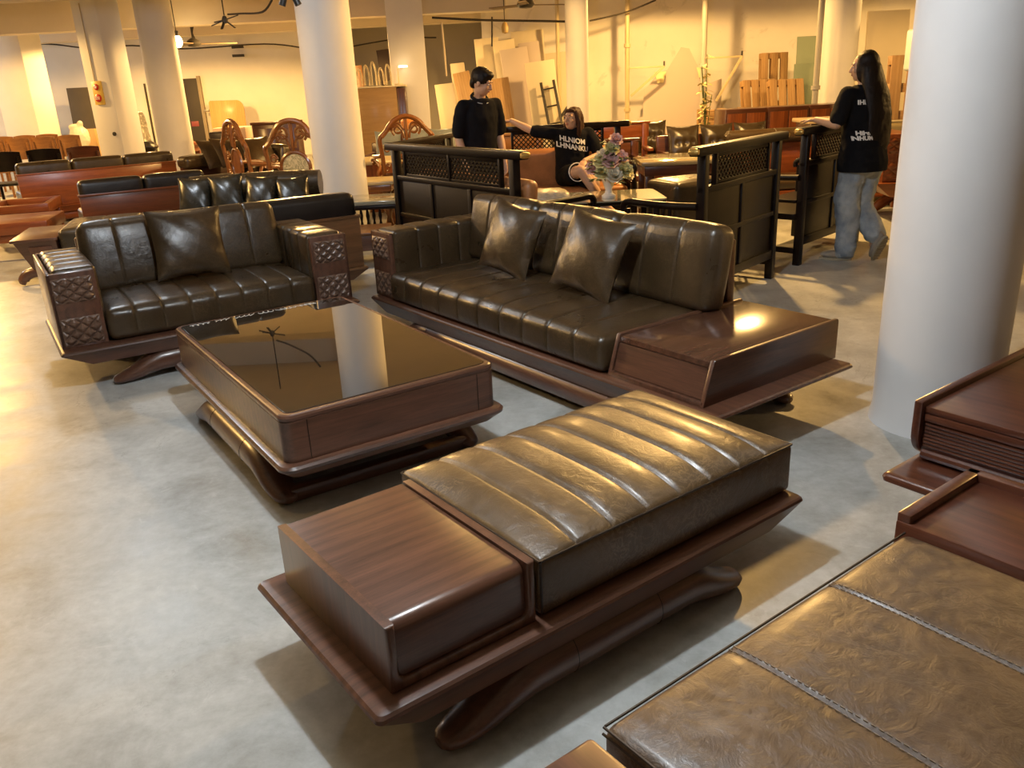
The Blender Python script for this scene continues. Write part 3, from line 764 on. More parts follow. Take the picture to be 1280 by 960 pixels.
for k, (x, z, lean, yaw) in enumerate(((.16,.63,.33,.1), (.46,.64,.33,.1), (.76,.62,.36,-.05), (1.06,.60,.38,.08))):
    lab = ['shiny black leather pillow, leftmost of four on the rolled back sofa', 'shiny black leather pillow, second from left on the rolled back sofa', 'shiny black leather pillow, third from left on the rolled back sofa', 'shiny black leather pillow nearest the white column on the rolled back sofa'][k]
    place_pillow(ps, x, .44, z, .31, .40, .13, lean, .06*(-1)**k, yaw, SHN, lab, 'pillows on the rolled back sofa')

# chaise with a prow-shaped cabinet, left
C1_ = at(30, 322, 7.25)
ch = thing('leather_chaise', 'low leather chaise with a panelled wooden end cabinet on curved legs, behind the loveseat arm', 'chaise', (C1_.x, C1_.y, 0), .30)
MB().hexa([(.04,.05,.14), (.28,.05,.14), (.28,.75,.14), (.04,.75,.14)], [(-.06,-.02,.40), (.28,-.02,.40), (.28,.78,.40), (-.06,.78,.40)], .01).build('cabinet', WAL['x'], ch)
MB().box(-.08, .295, -.035, .80, .395, .42, .006).build('cabinet_top', WAL['x'], ch)
MB().hexa([(.08,.032,.19), (.24,.032,.19), (.24,.05,.19), (.08,.05,.19)], [(.05,-.022,.35), (.24,-.022,.35), (.24,.0,.35), (.05,.0,.35)], .003).build('cabinet_door', MAH['z'], ch)
MB().box(.26, 1.25, .0, .8, .12, .25, .01).build('base', WAL['x'], ch)
cushion(.30, 1.24, -.01, .80, .25, .47, .04, .02, [.62, .93]).build('seat_cushion', GRN, ch)
for y in (.10, .68):
    MB().tube(spline([(.30,y,.11),(.10,y,.12),(-.02,y,.10),(-.07,y,.05),(-.05,y,.03)], 5), [.045]*16+[.04,.035,.03,.028,.026], 12).build('leg', WAL['x'], ch)
MB().box(1.12, 1.20, .1, .7, 0, .13, .01).build('leg', WAL['x'], ch)

# low open wooden frame and bench at the left edge
LF = Vector((-5.95, 9.75, 0))
lo = thing('seat_frame', 'empty red wood seat frame with a raised rim, in front of the bright red sofa', 'seat frame', (LF.x, LF.y, 0), .30)
m = MB(); m.box(0, .66, 0, .85, .30, .34, .006)
m.build('seat_board', RED['x'], lo)
for q in ((0, .66, 0, .06), (0, .66, .79, .85), (0, .06, .06, .79), (.60, .66, .06, .79)): MB().box(q[0], q[1], q[2], q[3], .30, .42, .008).build('rim', RED['x'], lo)
for x in (.02, .56):
    for y in (.02, .75): MB().box(x, x+.08, y, y+.08, 0, .30, .006).build('leg', RED['z'], lo)
LB = at(-45, 292, 8.2)
lb = thing('low_bench', 'orange-red wooden low bench cut off by the left edge', 'bench', (LB.x-.5, LB.y+.1, 0), .25)
MB().box(0, 1.15, 0, .8, .28, .40, .01).build('seat', RED['x'], lb)
for x in (.02, 1.0):
    for y in (.03, .67): MB().box(x, x+.11, y, y+.1, 0, .28, .008).build('leg', RED['z'], lb)
MB().box(.1, 1.05, .03, .06, .20, .28, .004).build('apron', RED['x'], lb)
# small pale table between
TT = Vector((-3.02, 9.15, 0))
lt = thing('side_table', 'small low red table with a pale top, beside the black leather backed sofa', 'table', (TT.x-.1, TT.y-.1, 0), .4)
MB().box(-.25, .25, -.25, .25, .40, .44, .01).build('table_top', plain('pale_table_top', (.72,.62,.42), .3), lt)
MB().box(-.22, .22, -.22, .22, .30, .40, .006).build('apron', MAH['x'], lt)
for x in (-.2, .15):
    for y in (-.2, .15): MB().box(x, x+.05, y, y+.05, 0, .30, .004).build('leg', MAH['z'], lt)

# ---- dining chairs, left far
def chair(name, label, wm, loc, rz, H=.92, w_=.46, group=None):
    t = thing(name, label, 'chair', loc, rz, group)
    MB().box(-w_/2, w_/2, -.22, .22, .42, .46, .012).build('seat', wm['x'], t)
    def fn(a, b): 
        x = (a-.5)*w_; return (x, -.20-.05*b+.05*(2*a-1)**2*1, .62+(H-.62-.02*(2*a-1)**2)*b)
    m = MB(); m.grid(fn, 10, 4); n0 = len(m.v)
    def fn2(a, b): p = fn(a, b); return (p[0], p[1]-.025, p[2])
    m.grid(fn2, 10, 4)
    rim = [i for i in range(11)]
    top = [44+i for i in range(11)]
    for R in (rim, top):
        for i in range(10): m.f.append((R[i], R[i+1], n0+R[i+1], n0+R[i]))
    for j in range(4): m.f += [(j*11, (j+1)*11, n0+(j+1)*11, n0+j*11), (j*11+10, (j+1)*11+10, n0+(j+1)*11+10, n0+j*11+10)]
    m.build('backrest', wm['x'], t)
    for s in (-1, 1):
        MB().tube([(s*(w_/2-.03), -.20, 0), (s*(w_/2-.03), -.19, .44), (s*(w_/2-.03), -.235, H-.08)], .02, 8).build('leg', wm['z'], t)
        MB().tube([(s*(w_/2-.03), .18, 0), (s*(w_/2-.03), .19, .43)], .02, 8).build('leg', wm['z'], t)
    return t
OAK = {k: wood('oak_'+k, (.10,.038,.010), (.26,.115,.035), k, .4, .1) for k in 'xyz'}
dk = [(12, 215, 12.5), (62, 213, 12.8), (110, 208, 13.0)]
for k, (u, v, Y) in enumerate(dk):
    P = at(u, v, Y); chair('dining_chair', ['dark dining chair, leftmost of the three behind the bright red sofa', 'dark dining chair in the middle of the three behind the bright red sofa', 'dark dining chair nearest the fire sign pillar'][k], BLK if k < 2 else MAH, (P.x, P.y, 0), .35, .90, .44, 'dark dining chairs at far left')
pos = [(-4, 14.9), (28, 15.05), (60, 15.2), (92, 15.35), (10, 16.1), (38, 16.2), (66, 16.3)]
for k, (u, Y) in enumerate(pos):
    P = at(u, 190, Y); chair('dining_chair', ('light brown dining chair in the front of two far rows at the left edge' if k < 4 else 'light brown dining chair in the back of two far rows at the left edge'), OAK, (P.x, P.y, 0), .3, .98, .36, 'light brown dining chairs, front row' if k < 4 else 'light brown dining chairs, back row')

# ---- honey wood carved armchairs
def carved_chair(label, loc, rz, W_=.66, H=1.16, top='open', group='carved honey wood armchairs', medal=None, oval=(.15, .17)):
    t = thing('carved_armchair', label, 'chair', loc, rz, group); hw = W_/2; B = HON
    MB().box(-hw, hw, -.27, .27, .38, .44, .02).build('seat', B['x'], t)
    cushion(-hw+.03, hw-.03, -.24, .25, .441, .475, .015, .006).build('seat_panel', plain('straw_seat', (.55,.36,.14), .5), t)
    for s in (-1, 1):
        MB().tube(spline([(s*(hw-.03), .24, .40), (s*(hw+.0), .27, .28), (s*(hw-.04), .24, .12), (s*(hw-.0), .29, .02)], 5), [.045]*5+[.04]*5+[.03]*5+[.035], 10).build('leg', B['z'], t)
        MB().tube(spline([(s*(hw-.03), -.24, .42), (s*(hw-.03), -.26, .2), (s*(hw-.03), -.30, .02)], 4), .03, 10).build('leg', B['z'], t)
        MB().tube(spline([(s*(hw-.02), -.26, .42), (s*(hw-.02), -.27, .7), (s*(hw-.0), -.29, .92), (s*(hw-.04), -.30, .98)], 5), .026, 10).build('back_post', B['z'], t)
        ar = MB().tube(spline([(s*(hw-.0), -.27, .74), (s*(hw+.04), -.05, .72), (s*(hw+.05), .17, .70), (s*(hw+.05), .25, .66), (s*(hw+.04), .22, .62)], 5), .025, 10)
        ao = ar.build('armrest', B['y'], t)
        MB().tube(spline([(s*(hw+.03), .20, .67), (s*(hw-.02), .14, .58), (s*(hw+.02), .12, .50), (s*(hw-.02), .18, .43)], 5), .022, 8).build('arm_post', B['z'], ao)
        sc = MB(); 
        sc.tube([( s*(hw-.07)+.035*cos(a)*(1-a/14), -.275, .60+.05*sin(a)*(1-a/14)) for a in linspace(0, 9, 26)], .012, 6)
        sc.tube([( s*(hw-.08)+.04*cos(a)*(1-a/14), -.275, .82+.05*sin(a)*(1-a/14)) for a in linspace(0, 9, 26)], .012, 6)
        sc.build('scroll', B['z'], t)
    # crest
    cr = MB(); P = [(-hw+.02, .96), (-hw*.75, 1.02), (-hw*.45, H-.05), (0, H), (hw*.45, H-.05), (hw*.75, 1.02), (hw-.02, .96)]
    cr.tube(spline([(x, -.30, z) for x, z in P], 5), .030, 10, sq=1.0)
    for s in (-1, 1):
        cr.tube([(s*(.10+.07*cos(a)*(1-a/13)), -.30, H-.14+.075*sin(a)*(1-a/13)) for a in linspace(-1, 8, 26)], .016, 6)
        cr.tube(spline([(s*.03, -.30, .93), (s*.05, -.30, 1.02), (s*.12, -.30, 1.08), (s*.2, -.30, 1.04)], 4), .017, 6)
    cr.build('crest_rail', B['x'], t)
    spl = MB(); spl.tube(spline([(0,-.30,H-.03),(0,-.30,1.0),(0,-.29,.9)], 4), .02, 8); spl.build('splat', B['z'], t)
    rx, rz_ = oval
    MB().tube([(rx*cos(a), -.285, .72+rz_*sin(a)) for a in linspace(0, 2*PI, 33)], .022, 8, up=(0,1,0)).build('medallion_frame', B['x'], t)
    md = MB().lathe([(0,-.008),(.97,-.008),(.97,.006),(0,.012)], 28, (0,0,0), Matrix.Translation((0,-.285,.72)) @ Matrix.Rotation(-PI/2, 4, 'X') @ Matrix.Diagonal((rx, rz_, 1, 1)))
    md.build('medallion', medal or B['z'], t)
    lr = MB(); lr.tube([(-hw+.03,-.27,.52),(hw-.03,-.27,.52)], .02, 8); lr.build('lower_rail', B['x'], t)
    return t
def marble():
    m, nt, b, N, L = newmat('cream_marble'); f = noise_n(nt, coord(nt), 9, 5, .6, 2.5)
    L.new(ramp(nt, f, [(.44, (.70,.60,.36)), (.50, (.30,.27,.15)), (.56, (.72,.62,.38))]), b.inputs['Base Color']); b.inputs['Roughness'].default_value = .2; return m
MAR = marble()
for u, Y, rz, lab, md, ov in ((327, 10.5, -.85, 'carved honey wood armchair turned sideways with a wooden oval in its back', None, (.12,.18)), (382, 9.80, -.1, 'carved honey wood armchair with a round cream marble medallion, left of the white column', MAR, (.165,.165)), (508, 10.6, .25, 'carved honey wood armchair with an open scrolled back, right of the white column', None, (.10,.02))):
    P = at(u, 220, Y); carved_chair(lab, (P.x, P.y, 0), rz, .64, 1.22 if u < 480 else 1.18, medal=md, oval=ov)

# black tea table by the white column
P = Vector((-1.22, 7.99, 0))
bt = thing('tea_table', 'small black spindled tea table with a greenish glass top, right of the white column', 'table', (P.x-.10, P.y+.35, 0), .05)
MB().box(-.32, .32, -.28, .28, .46, .50, .008).build('table_top', TG, bt)
MB().box(-.33, .33, -.29, .29, .42, .458, .008).build('frame', BLK['x'], bt)
for x in (-.29, .29):
    for y in (-.25, .25): MB().box(x-.025, x+.025, y-.025, y+.025, 0, .42, .005).build('leg', BLK['z'], bt)
MB().box(-.29, .29, -.26, -.24, .16, .20, .003).build('stretcher', BLK['x'], bt)
for k in range(5): MB().lathe([(.01,0),(.018,.06),(.010,.11),(.018,.16),(.01,.22)], 10, (-.12+.06*k, -.25, .20)).build('spindle', BLK['z'], bt)
P = Vector((-1.34, 7.52, 0))
pl = thing('low_platform', 'low wooden platform with a lit top edge, beside the black carved bench back', 'platform', (P.x, P.y, 0), .1)
MB().box(-.30, .30, -.2, .25, .16, .30, .012).build('platform_body', WAL['x'], pl)
MB().box(-.32, .32, -.22, .27, .30, .325, .006).build('platform_top', OAK['x'], pl)
for x in (-.25, .2): MB().box(x, x+.06, -.15, .2, 0, .16, .005).build('leg', WAL['y'], pl)
# red drum table and pale table top behind
P = at(466, 205, 11.2)
dt = thing('drum_table', 'round red wood drum table with a pale top, right of the white column', 'table', (P.x, P.y, 0), 0)
MB().lathe([(0,.0),(.34,.0),(.36,.05),(.35,.30),(.39,.55),(.41,.60),(0,.60)], 28).build('table_body', RED['z'], dt)
MB().lathe([(0,.60),(.43,.60),(.44,.62),(.43,.64),(0,.645)], 28).build('table_top', plain('pale_wood_top', (.62,.50,.28), .35), dt)
P = Vector((-1.52, 9.66, 0))
wt = thing('low_table', 'low carved honey table with a pale top, just right of the white column', 'table', (P.x, P.y, 0), .0)
MB().box(-.34, .32, -.27, .27, .50, .54, .012).build('table_top', plain('cream_table_top', (.70,.58,.34), .3), wt)
MB().box(-.31, .29, -.24, .24, .42, .50, .01).build('apron', HON['x'], wt)
for x in (-.24, .23):
    for y in (-.18, .18): MB().lathe([(.03,0),(.05,.05),(.025,.14),(.055,.24),(.03,.34),(.05,.42)], 12, (x, y, 0)).build('leg', HON['z'], wt)

# grey-blue tufted sofa
def tufted(label, loc, rz, n, cw, lm, wm, H=.86, pill=True, group=None):
    L = n*cw+.16; t = thing('tufted_sofa', label, 'sofa', loc, rz, group)
    MB().box(0, L, 0, .8, .16, .28, .01).build('base', wm['x'], t)
    for x in (.04, L-.12):
        for y in (.04, .7): MB().box(x, x+.08, y, y+.07, 0, .17, .005).build('leg', wm['z'], t)
    cushion(.06, L-.06, .02, .62, .28, .43, .04, .015).build('seat_cushion', lm, t)
    MB().box(.0, L, .72, .79, .28, H-.24, .015).build('back_panel', wm['x'], t)
    for s, x in ((0, 0), (1, L-.07)): MB().box(x, x+.07, .02, .75, .28, .58, .015).build('armrest', wm['y'], t)
    for k in range(n):
        m = weld(pillow_mb(cw-.01, .46, .20, 16, None, True)); M = Matrix.Translation((.08+cw*(k+.5), .57, .66)) @ Matrix.Rotation(-.22, 4, 'X'); m.v = [tuple(M @ Vector(p)) for p in m.v]
        m.build('back_cushion', lm, t, 60)
    return t
BLU = plain('grey_blue_fabric', (.24,.27,.27), .8, 0, .15, 30)
P = at(452, 182, 12.6); tufted('grey-blue tufted fabric sofa right of the white column, far back', (P.x, P.y, 0), -.05, 3, .42, BLU, MAH, .95)
P = Vector((1.22, 11.85, 0)); tufted('olive leather tufted sofa behind the slim column and seated woman', (P.x, P.y, 0), -.02, 3, .36, GRN, OAK, .92)
P = at(842, 200, 10.35); tufted('olive leather tufted sofa behind the short black carved bench', (P.x, P.y, 0), .1, 3, .44, GRN, MAH, 1.0)
P = at(505, 146, 12.9)
o = MB().lathe([(0,-.10),(.06,-.085),(.10,-.03),(.105,.03),(.07,.085),(.02,.10),(0,.095)], 18).build('orange_ball', plain('orange_fabric', (.75,.28,.06), .6)); o.location = (P.x, 12.95, 1.055); tag(o, 'round orange cushion perched on top of the grey-blue sofa', 'cushion')
o.location = (P.x, 13.33, .975)

# red tables, benches and rails at right
def rtable(name, label, loc, rz, L, D, H, wm, top=None, drawer=True, cat='table'):
    t = thing(name, label, cat, loc, rz)
    MB().box(0, L, 0, D, H-.045, H, .01).build('table_top', top or wm['x'], t)
    MB().box(.04, L-.04, .04, D-.04, H-.15, H-.045, .005).build('apron', wm['x'], t)
    for x in (.05, L-.12):
        for y in (.05, D-.12): MB().box(x, x+.07, y, y+.07, 0, H-.14, .006).build('leg', wm['z'], t)
    MB().box(.05, L-.05, .06, D-.06, .12, .15, .004).build('lower_shelf', wm['x'], t)
    return t
GLS = plain('dull_glass_top', (.30,.25,.15), .15, 0, .1, 3, .5)
P = Vector((1.45, 8.85, 0)); rtable('long_table', 'long red wood table with a greyish glass top, behind the flower vase', (P.x, P.y, 0), -.02, .95, .66, .66, MAH, GLS)
P = Vector((.95, 10.32, 0)); rtable('low_table', 'dark red low table between the seated woman and the olive sofa', (P.x, P.y, 0), .0, .62, .6, .62, MAH)
P = at(800, 200, 10.4); rtable('low_table', 'dark red low table with a glossy top left of the tufted olive sofa', (1.70, 9.66, 0), .0, .62, .5, .62, MAH, GLS)
def rail_bench(label, loc, rz, L, H=.85, wm=RED):
    t = thing('rail_back_bench', label, 'bench', loc, rz)
    MB().box(0, L, 0, .55, .36, .42, .01).build('seat', wm['x'], t)
    MB().box(0, L, .50, .55, H-.17, H, .01).build('back_board', wm['x'], t)
    MB().box(-.02, L+.02, .48, .57, H, H+.03, .008).build('top_rail', wm['x'], t)
    for x in (.02, L-.09):
        MB().box(x, x+.07, .48, .55, 0, H, .006).build('back_post', wm['z'], t); MB().box(x, x+.07, 0, .07, 0, .37, .006).build('leg', wm['z'], t)
        MB().box(x, x+.07, .02, .5, .58, .62, .006).build('armrest', wm['y'], t)
    return t
P = at(752, 195, 11.0); rail_bench('red wood bench with a low board back, left of the tufted olive sofa', (P.x-.05, P.y, 0), .0, .74, .90)
P = at(700, 190, 9.7); rail_bench('dark red bench just right of the seated woman', (P.x+.25, P.y, 0), .05, .75, .78, MAH)
P = at(592, 195, 11.2); rail_bench('brown bench between the standing man and the seated woman, behind the carved benches', (P.x, P.y+.1, 0), .1, 1.0, .80, OAK)
# olive ottoman
P = at(846, 232, 7.75)
ot = thing('ottoman', 'box shaped olive leather ottoman left of the short black carved bench', 'ottoman', (P.x, P.y, 0), .45)
cushion(0, .62, 0, .5, .10, .56, .05, .02, bulge=.012).build('cushion', GRN, ot)
MB().box(.02, .60, .02, .48, .03, .10, .01).build('base', MAH['x'], ot)
for x in (.04, .54):
    for y in (.04, .42): MB().box(x, x+.04, y, y+.04, 0, .04, .003).build('foot', MAH['z'], ot)
# red sofa with roll top behind the two short benches
P = at(930, 250, 8.95)
rs = thing('roll_back_sofa', 'red wood sofa with a brown leather roll back, between the two short black benches', 'sofa', (P.x, P.y, 0), .06); rs.scale.z = .93
MB().box(0, 1.08, .0, .75, .18, .30, .015).build('base', RED['x'], rs)
for x in (.05, .93):
    for y in (.05, .6): MB().box(x, x+.1, y, y+.1, 0, .19, .006).build('leg', RED['z'], rs)
MB().box(.0, 1.08, .66, .74, .30, .80, .02).build('back_panel', RED['x'], rs)
MB().tube([(.0,.68,.85),(.02,.68,.86),(.53,.68,.86),(.54,.68,.855),(.55,.68,.86),(1.06,.68,.86),(1.08,.68,.85)], [.05,.085,.09,.08,.09,.085,.05], 16).build('back_roll', BRN, rs)
MB().prism([(.0,.30),(.70,.30),(.70,.72),(.25,.72),(.12,.66),(.04,.52)], 'x', 0.96, 1.08, .02).build('armrest', RED['y'], rs)
MB().prism([(.0,.30),(.70,.30),(.70,.72),(.25,.72),(.12,.66),(.04,.52)], 'x', .0, .12, .02).build('armrest', RED['y'], rs)
cushion(.13, 0.95, .02, .66, .30, .42, .04, .015).build('seat_cushion', BRN, rs)
# red bench boxes by the pallets
P = at(905, 190, 12.4)
for k in range(3):
    a = MB().box(0, .62, 0, .45, 0, .98-.0*k, .012); o = a.build('cabinet', MAH['x']); q = W(type('r', (), {'location': Vector((P.x+.64*k, P.y+.10*k, 0)), 'rotation_euler': Vector((0,0,.12))})(), (0,0,0)); o.location = q; o.rotation_euler.z = .12
    tag(o, ['low red-brown cabinet, leftmost of three in front of the pallets', 'low red-brown cabinet, middle of three in front of the pallets', 'low red-brown cabinet, rightmost of three in front of the pallets'][k], 'cabinet', 'cabinets in front of the pallets')
    for j in range(2):
        d = MB().box(.03+.29*j, .30+.29*j, -.012, 0, .08, .92, .006).build('door', RED['z'], o)
P = Vector((3.56, 9.96, 0)); rtable('long_table', 'dark table with a pale top just left of the standing woman', (P.x, P.y, 0), .0, .70, .6, .93, MAH, plain('worn_top', (.48,.36,.2), .4))

# right red sofa beyond the column
P = at(1088, 290, 8.3)
r5 = thing('red_wood_sofa', 'red wood sofa with a carved arm and arched leg, right of the standing woman', 'sofa', (P.x, P.y, 0), -.10)
MB().hexa([(.16,.03,.26), (2.2,.03,.26), (2.2,.8,.26), (.16,.8,.26)], [(0,0,.40), (2.2,0,.40), (2.2,.85,.40), (0,.85,.40)], .012).build('tray_base', RED['x'], r5)
MB().tube(spline([(.24,.08,.02),(.30,.08,.09),(.45,.08,.18),(.7,.08,.21),(1.2,.08,.21),(2.1,.08,.21)], 5), [.025,.035,.04,.045,.05]+[.055]*21, 12).build('leg', RED['x'], r5)
MB().tube(spline([(.24,.72,.02),(.30,.72,.09),(.45,.72,.18),(.7,.72,.21),(2.1,.72,.21)], 5), [.03,.035,.04,.045,.05]+[.055]*16, 12).build('leg', RED['x'], r5)
MB().box(.08, .36, .06, .80, .40, .86, .012).build('armrest', RED['y'], r5)
ao = r5.children[-1]
quilt(.10, .34, .42, .60, .058, 2, 2, .012).build('carved_panel', RED['x'], ao); quilt(.10, .34, .67, .83, .058, 2, 2, .012).build('carved_panel', RED['x'], ao)
MB().box(.37, 2.2, .10, .18, .40, 1.02, .012).build('back_panel', RED['x'], r5)
MB().box(.42, 2.2, .30, .40, .55, 1.20, .012).build('rear_panel', MAH['x'], r5)
P = Vector((3.82, 9.24, 0)); rtable('low_table', 'orange lit low table behind the standing woman, left of the red sofa', (P.x, P.y, 0), -.05, .6, .38, .72, RED, HON['x'])
# ------------------------------------------------------------------ people
from mathutils.bvhtree import BVHTree
def blob(mb, voxel, it=3, name='blob', noise_amp=0, nsc=14, cut=None):
    me = mb.mesh('tmp'); o = bpy.data.objects.new('tmp', me); COL.objects.link(o)
    r = o.modifiers.new('r', 'REMESH'); r.mode = 'VOXEL'; r.voxel_size = voxel
    s = o.modifiers.new('s', 'SMOOTH'); s.factor = .5; s.iterations = it
    dg = bpy.context.evaluated_depsgraph_get(); ev = o.evaluated_get(dg)
    out = bpy.data.meshes.new_from_object(ev); bpy.data.objects.remove(o); bpy.data.meshes.remove(me); out.name = name
    if cut or noise_amp:
        bm = bmesh.new(); bm.from_mesh(out)
        if noise_amp:
            bm.normal_update()
            for v in bm.verts: v.co += v.normal*noise_amp*(noise.noise(Vector((v.co.x*nsc, v.co.y*nsc, v.co.z*nsc*.6)))+.5*noise.noise(v.co*nsc*2.3))
        for co, no in (cut or ()):
            bmesh.ops.bisect_plane(bm, geom=bm.verts[:]+bm.edges[:]+bm.faces[:], plane_co=co, plane_no=no, clear_outer=True)
        bm.to_mesh(out); bm.free()
    return out
def limb(m, P, R, n=12, sq=1.0):
    m.tube(P, R, n, sq=sq); m.ell(P[0], R[0]*.98, 12, 8); m.ell(P[-1], R[-1]*.98, 12, 8)
def hand(m, wrist, d, nrm, curl=.35, flip=1, s=1.0):
    """palm and five fingers; d = pointing direction, nrm = back of the hand, flip = side of the thumb"""
    w = Vector(wrist); d = Vector(d).normalized(); nrm = (Vector(nrm)-d*Vector(nrm).dot(d)).normalized(); sd = d.cross(nrm)*flip
    Q = Matrix((sd, d, nrm)).transposed().to_4x4()
    m.ell(w+d*.045*s, (.038*s, .052*s, .015*s), 14, 8, Q); m.ell(w+d*.005, (.026*s, .03*s, .019*s), 12, 8, Q)
    for k, (o, L) in enumerate(((-.028, .060), (-.010, .072), (.009, .068), (.027, .054))):
        p = w+d*.085*s-sd*o*s; a = 0; P = [p-d*.02*s]; R = [.0088*s]
        for q, f in enumerate((.45, .32, .23)):
            P.append(p); R.append(.0085*s-.0008*q); a += curl*(.6+.35*q); p = p+(d*cos(a)-nrm*sin(a))*L*f*s
        P.append(p); R.append(.0062*s); limb(m, P, R, 8)
    b = w+d*.028*s+sd*.026*s
    limb(m, [b, b+(sd*.022+d*.020-nrm*.006)*s, b+(sd*.030+d*.044-nrm*.014)*s, b+(sd*.026+d*.062-nrm*.022)*s], [.012*s, .0105*s, .0095*s, .0075*s], 8)
def head(m, c, M, s=1.0, male=False):
    c = Vector(c); T = lambda p: c+M @ (Vector(p)*s)
    Q = M.to_4x4()
    m.ell(T((0,-.012,.02)), (.074*s, .092*s, .098*s), 18, 12, Q)
    m.ell(T((0,.018,-.035)), (.060*s, .066*s, .075*s), 16, 10, Q)
    m.ell(T((0,.050,-.078)), (.028*s, .026*s, .024*s), 12, 8, Q)       # chin
    for q in (-1, 1):
        m.ell(T((q*.038,.058,-.020)), (.024*s, .020*s, .024*s), 10, 8, Q)  # cheek
        m.ell(T((q*.030,.070,.026)), (.026*s, .014*s, .012*s), 10, 8, Q)   # brow
        m.ell(T((q*.077,-.008,-.008)), (.010*s, .020*s, .032*s), 10, 8, Q) # ear
        m.ell(T((q*.012,.086,-.028)), (.010*s, .010*s, .008*s), 8, 6, Q)
    m.tube([T((0,.080,.018)), T((0,.092,-.010)), T((0,.100,-.026))], [.008*s, .010*s, .012*s], 10); m.ell(T((0,.098,-.026)), .0125*s, 10, 8)
    m.ell(T((0,.079,-.048)), (.024*s, .011*s, .006*s), 12, 6, Q); m.ell(T((0,.077,-.058)), (.020*s, .011*s, .007*s), 12, 6, Q)
def skin_mat(name, c):
    m, nt, b, N, L = newmat(name); f = noise_n(nt, coord(nt), 14, 4)
    L.new(mixc(nt, f, tuple(q*.9 for q in c), tuple(q*1.08 for q in c)), b.inputs['Base Color']); b.inputs['Roughness'].default_value = .5; b.inputs['Subsurface Weight'].default_value = .08; b.inputs['Subsurface Radius'].default_value = (.02,.008,.004)
    return m
SKIN = skin_mat('skin', (.56,.34,.22))
def hair_mat(name, a, b_, sc=(60,60,4)):
    m, nt, b, N, L = newmat(name); f = noise_n(nt, coord(nt, sc), 2.0, 4, .6, .3)
    L.new(ramp(nt, f, [(.3, a), (.75, b_)]), b.inputs['Base Color']); b.inputs['Roughness'].default_value = .5; b.inputs['Specular IOR Level'].default_value = .25; bump(nt, b, f, .35, .006); return m
HAIRB = hair_mat('black_hair', (.004,.0025,.002), (.016,.008,.005)); HAIRR = hair_mat('brown_hair', (.018,.007,.004), (.07,.028,.014))
BLACKC = plain('black_cotton', (.008,.008,.010), .9, 0, .3, 18, 0, .15); BLACKC.node_tree.nodes['Principled BSDF'].inputs['Specular IOR Level'].default_value = .12

def denim():
    m, nt, b, N, L = newmat('faded_denim'); v = coord(nt); f = noise_n(nt, v, 7, 5, .6); g = noise_n(nt, coord(nt, (1,1,.3)), 300, 2)
    c = ramp(nt, f, [(.35, (.15,.205,.28)), (.65, (.40,.44,.47))]); L.new(mixc(nt, math_n(nt, 'MULTIPLY', g, .35), c, (.5,.52,.52)), b.inputs['Base Color']); b.inputs['Roughness'].default_value = .85
    bump(nt, b, noise_n(nt, v, 22, 4, .6, .6), .35, .012); return m
DENIM = denim(); WHT = plain('white_print', (.82,.80,.76), .6, 0, .03); EYEW = plain('eye_white', (.7,.66,.6), .3, 0, .02); EYED = plain('eye_dark', (.012,.008,.006), .2); LIPM = plain('lip', (.42,.15,.11), .45)
def face_bits(body, c, M, s=1.0):
    c = Vector(c); T = lambda p: c+M @ (Vector(p)*s); Q = M.to_4x4()
    w_ = MB(); d = MB(); br = MB()
    for q in (-1, 1):
        w_.ell(T((q*.031,.0735,.006)), (.0135*s, .008*s, .0065*s), 12, 8, Q); d.ell(T((q*.031,.0785,.006)), (.006*s, .005*s, .006*s), 10, 6, Q)
        br.tube([T((q*.016,.084,.027)), T((q*.032,.083,.032)), T((q*.046,.074,.028))], [.003*s, .0035*s, .002*s], 6)
    e = w_.build('eyes', EYEW, body); d.build('pupils', EYED, e); br.build('eyebrows', HAIRB, body)
    MB().ell(T((0,.0815,-.053)), (.020*s, .010*s, .0085*s), 12, 8, Q).build('lips', LIPM, body)
def person(label, loc, rz, J, hs=.95, skin=SKIN):
    m = MB()
    V = {k: Vector(v) for k, v in J.items() if k not in ('hyaw', 'hpitch', 'hroll', 'curl')}
    HM = Matrix.Rotation(J['hyaw'], 3, 'Z') @ Matrix.Rotation(J['hpitch'], 3, 'X') @ Matrix.Rotation(J.get('hroll', 0), 3, 'Y')
    P, C, Nk = V['pelvis'], V['chest'], V['neck']
    for t, r in ((0, (.145,.105,.10)), (.35, (.12,.09,.10)), (.7, (.135,.10,.11)), (1.0, (.150,.100,.11))): m.ell(P.lerp(C, t), r, 18, 10)
    limb(m, [C+Vector((0,0,.06)), Nk, V['head']+HM @ Vector((0,-.01,-.05))], [.062, .052, .048])
    for s in 'LR':
        limb(m, [C+(V['sh'+s]-C)*.5+Vector((0,0,.02)), V['sh'+s], V['sh'+s].lerp(V['el'+s], .5), V['el'+s]], [.055, .050, .043, .036])
        limb(m, [V['el'+s], V['el'+s].lerp(V['wr'+s], .3), V['wr'+s]], [.037, .038, .025])
        limb(m, [V['hip'+s], V['hip'+s].lerp(V['kn'+s], .5), V['kn'+s]], [.083, .070, .050])
        limb(m, [V['kn'+s], V['kn'+s].lerp(V['an'+s], .35), V['an'+s]], [.050, .050, .034])
        limb(m, [V['an'+s], V['an'+s].lerp(V['toe'+s], .5), V['an'+s].lerp(V['toe'+s], .85)], [.030, .024, .017])
        hand(m, V['wr'+s], V['hd'+s], V['hn'+s], J.get('curl', .35) if not hasattr(J.get('curl'), 'get') else J['curl'][s], -1 if s == 'L' else 1, .95)
    head(m, V['head'], HM, hs)
    me = blob(m, .0055, 3, 'person'); body = link('person', me, skin, None, 180); body.location = loc; body.rotation_euler.z = rz
    tag(body, label, 'person'); face_bits(body, V['head'], HM, hs)
    return body, V, HM
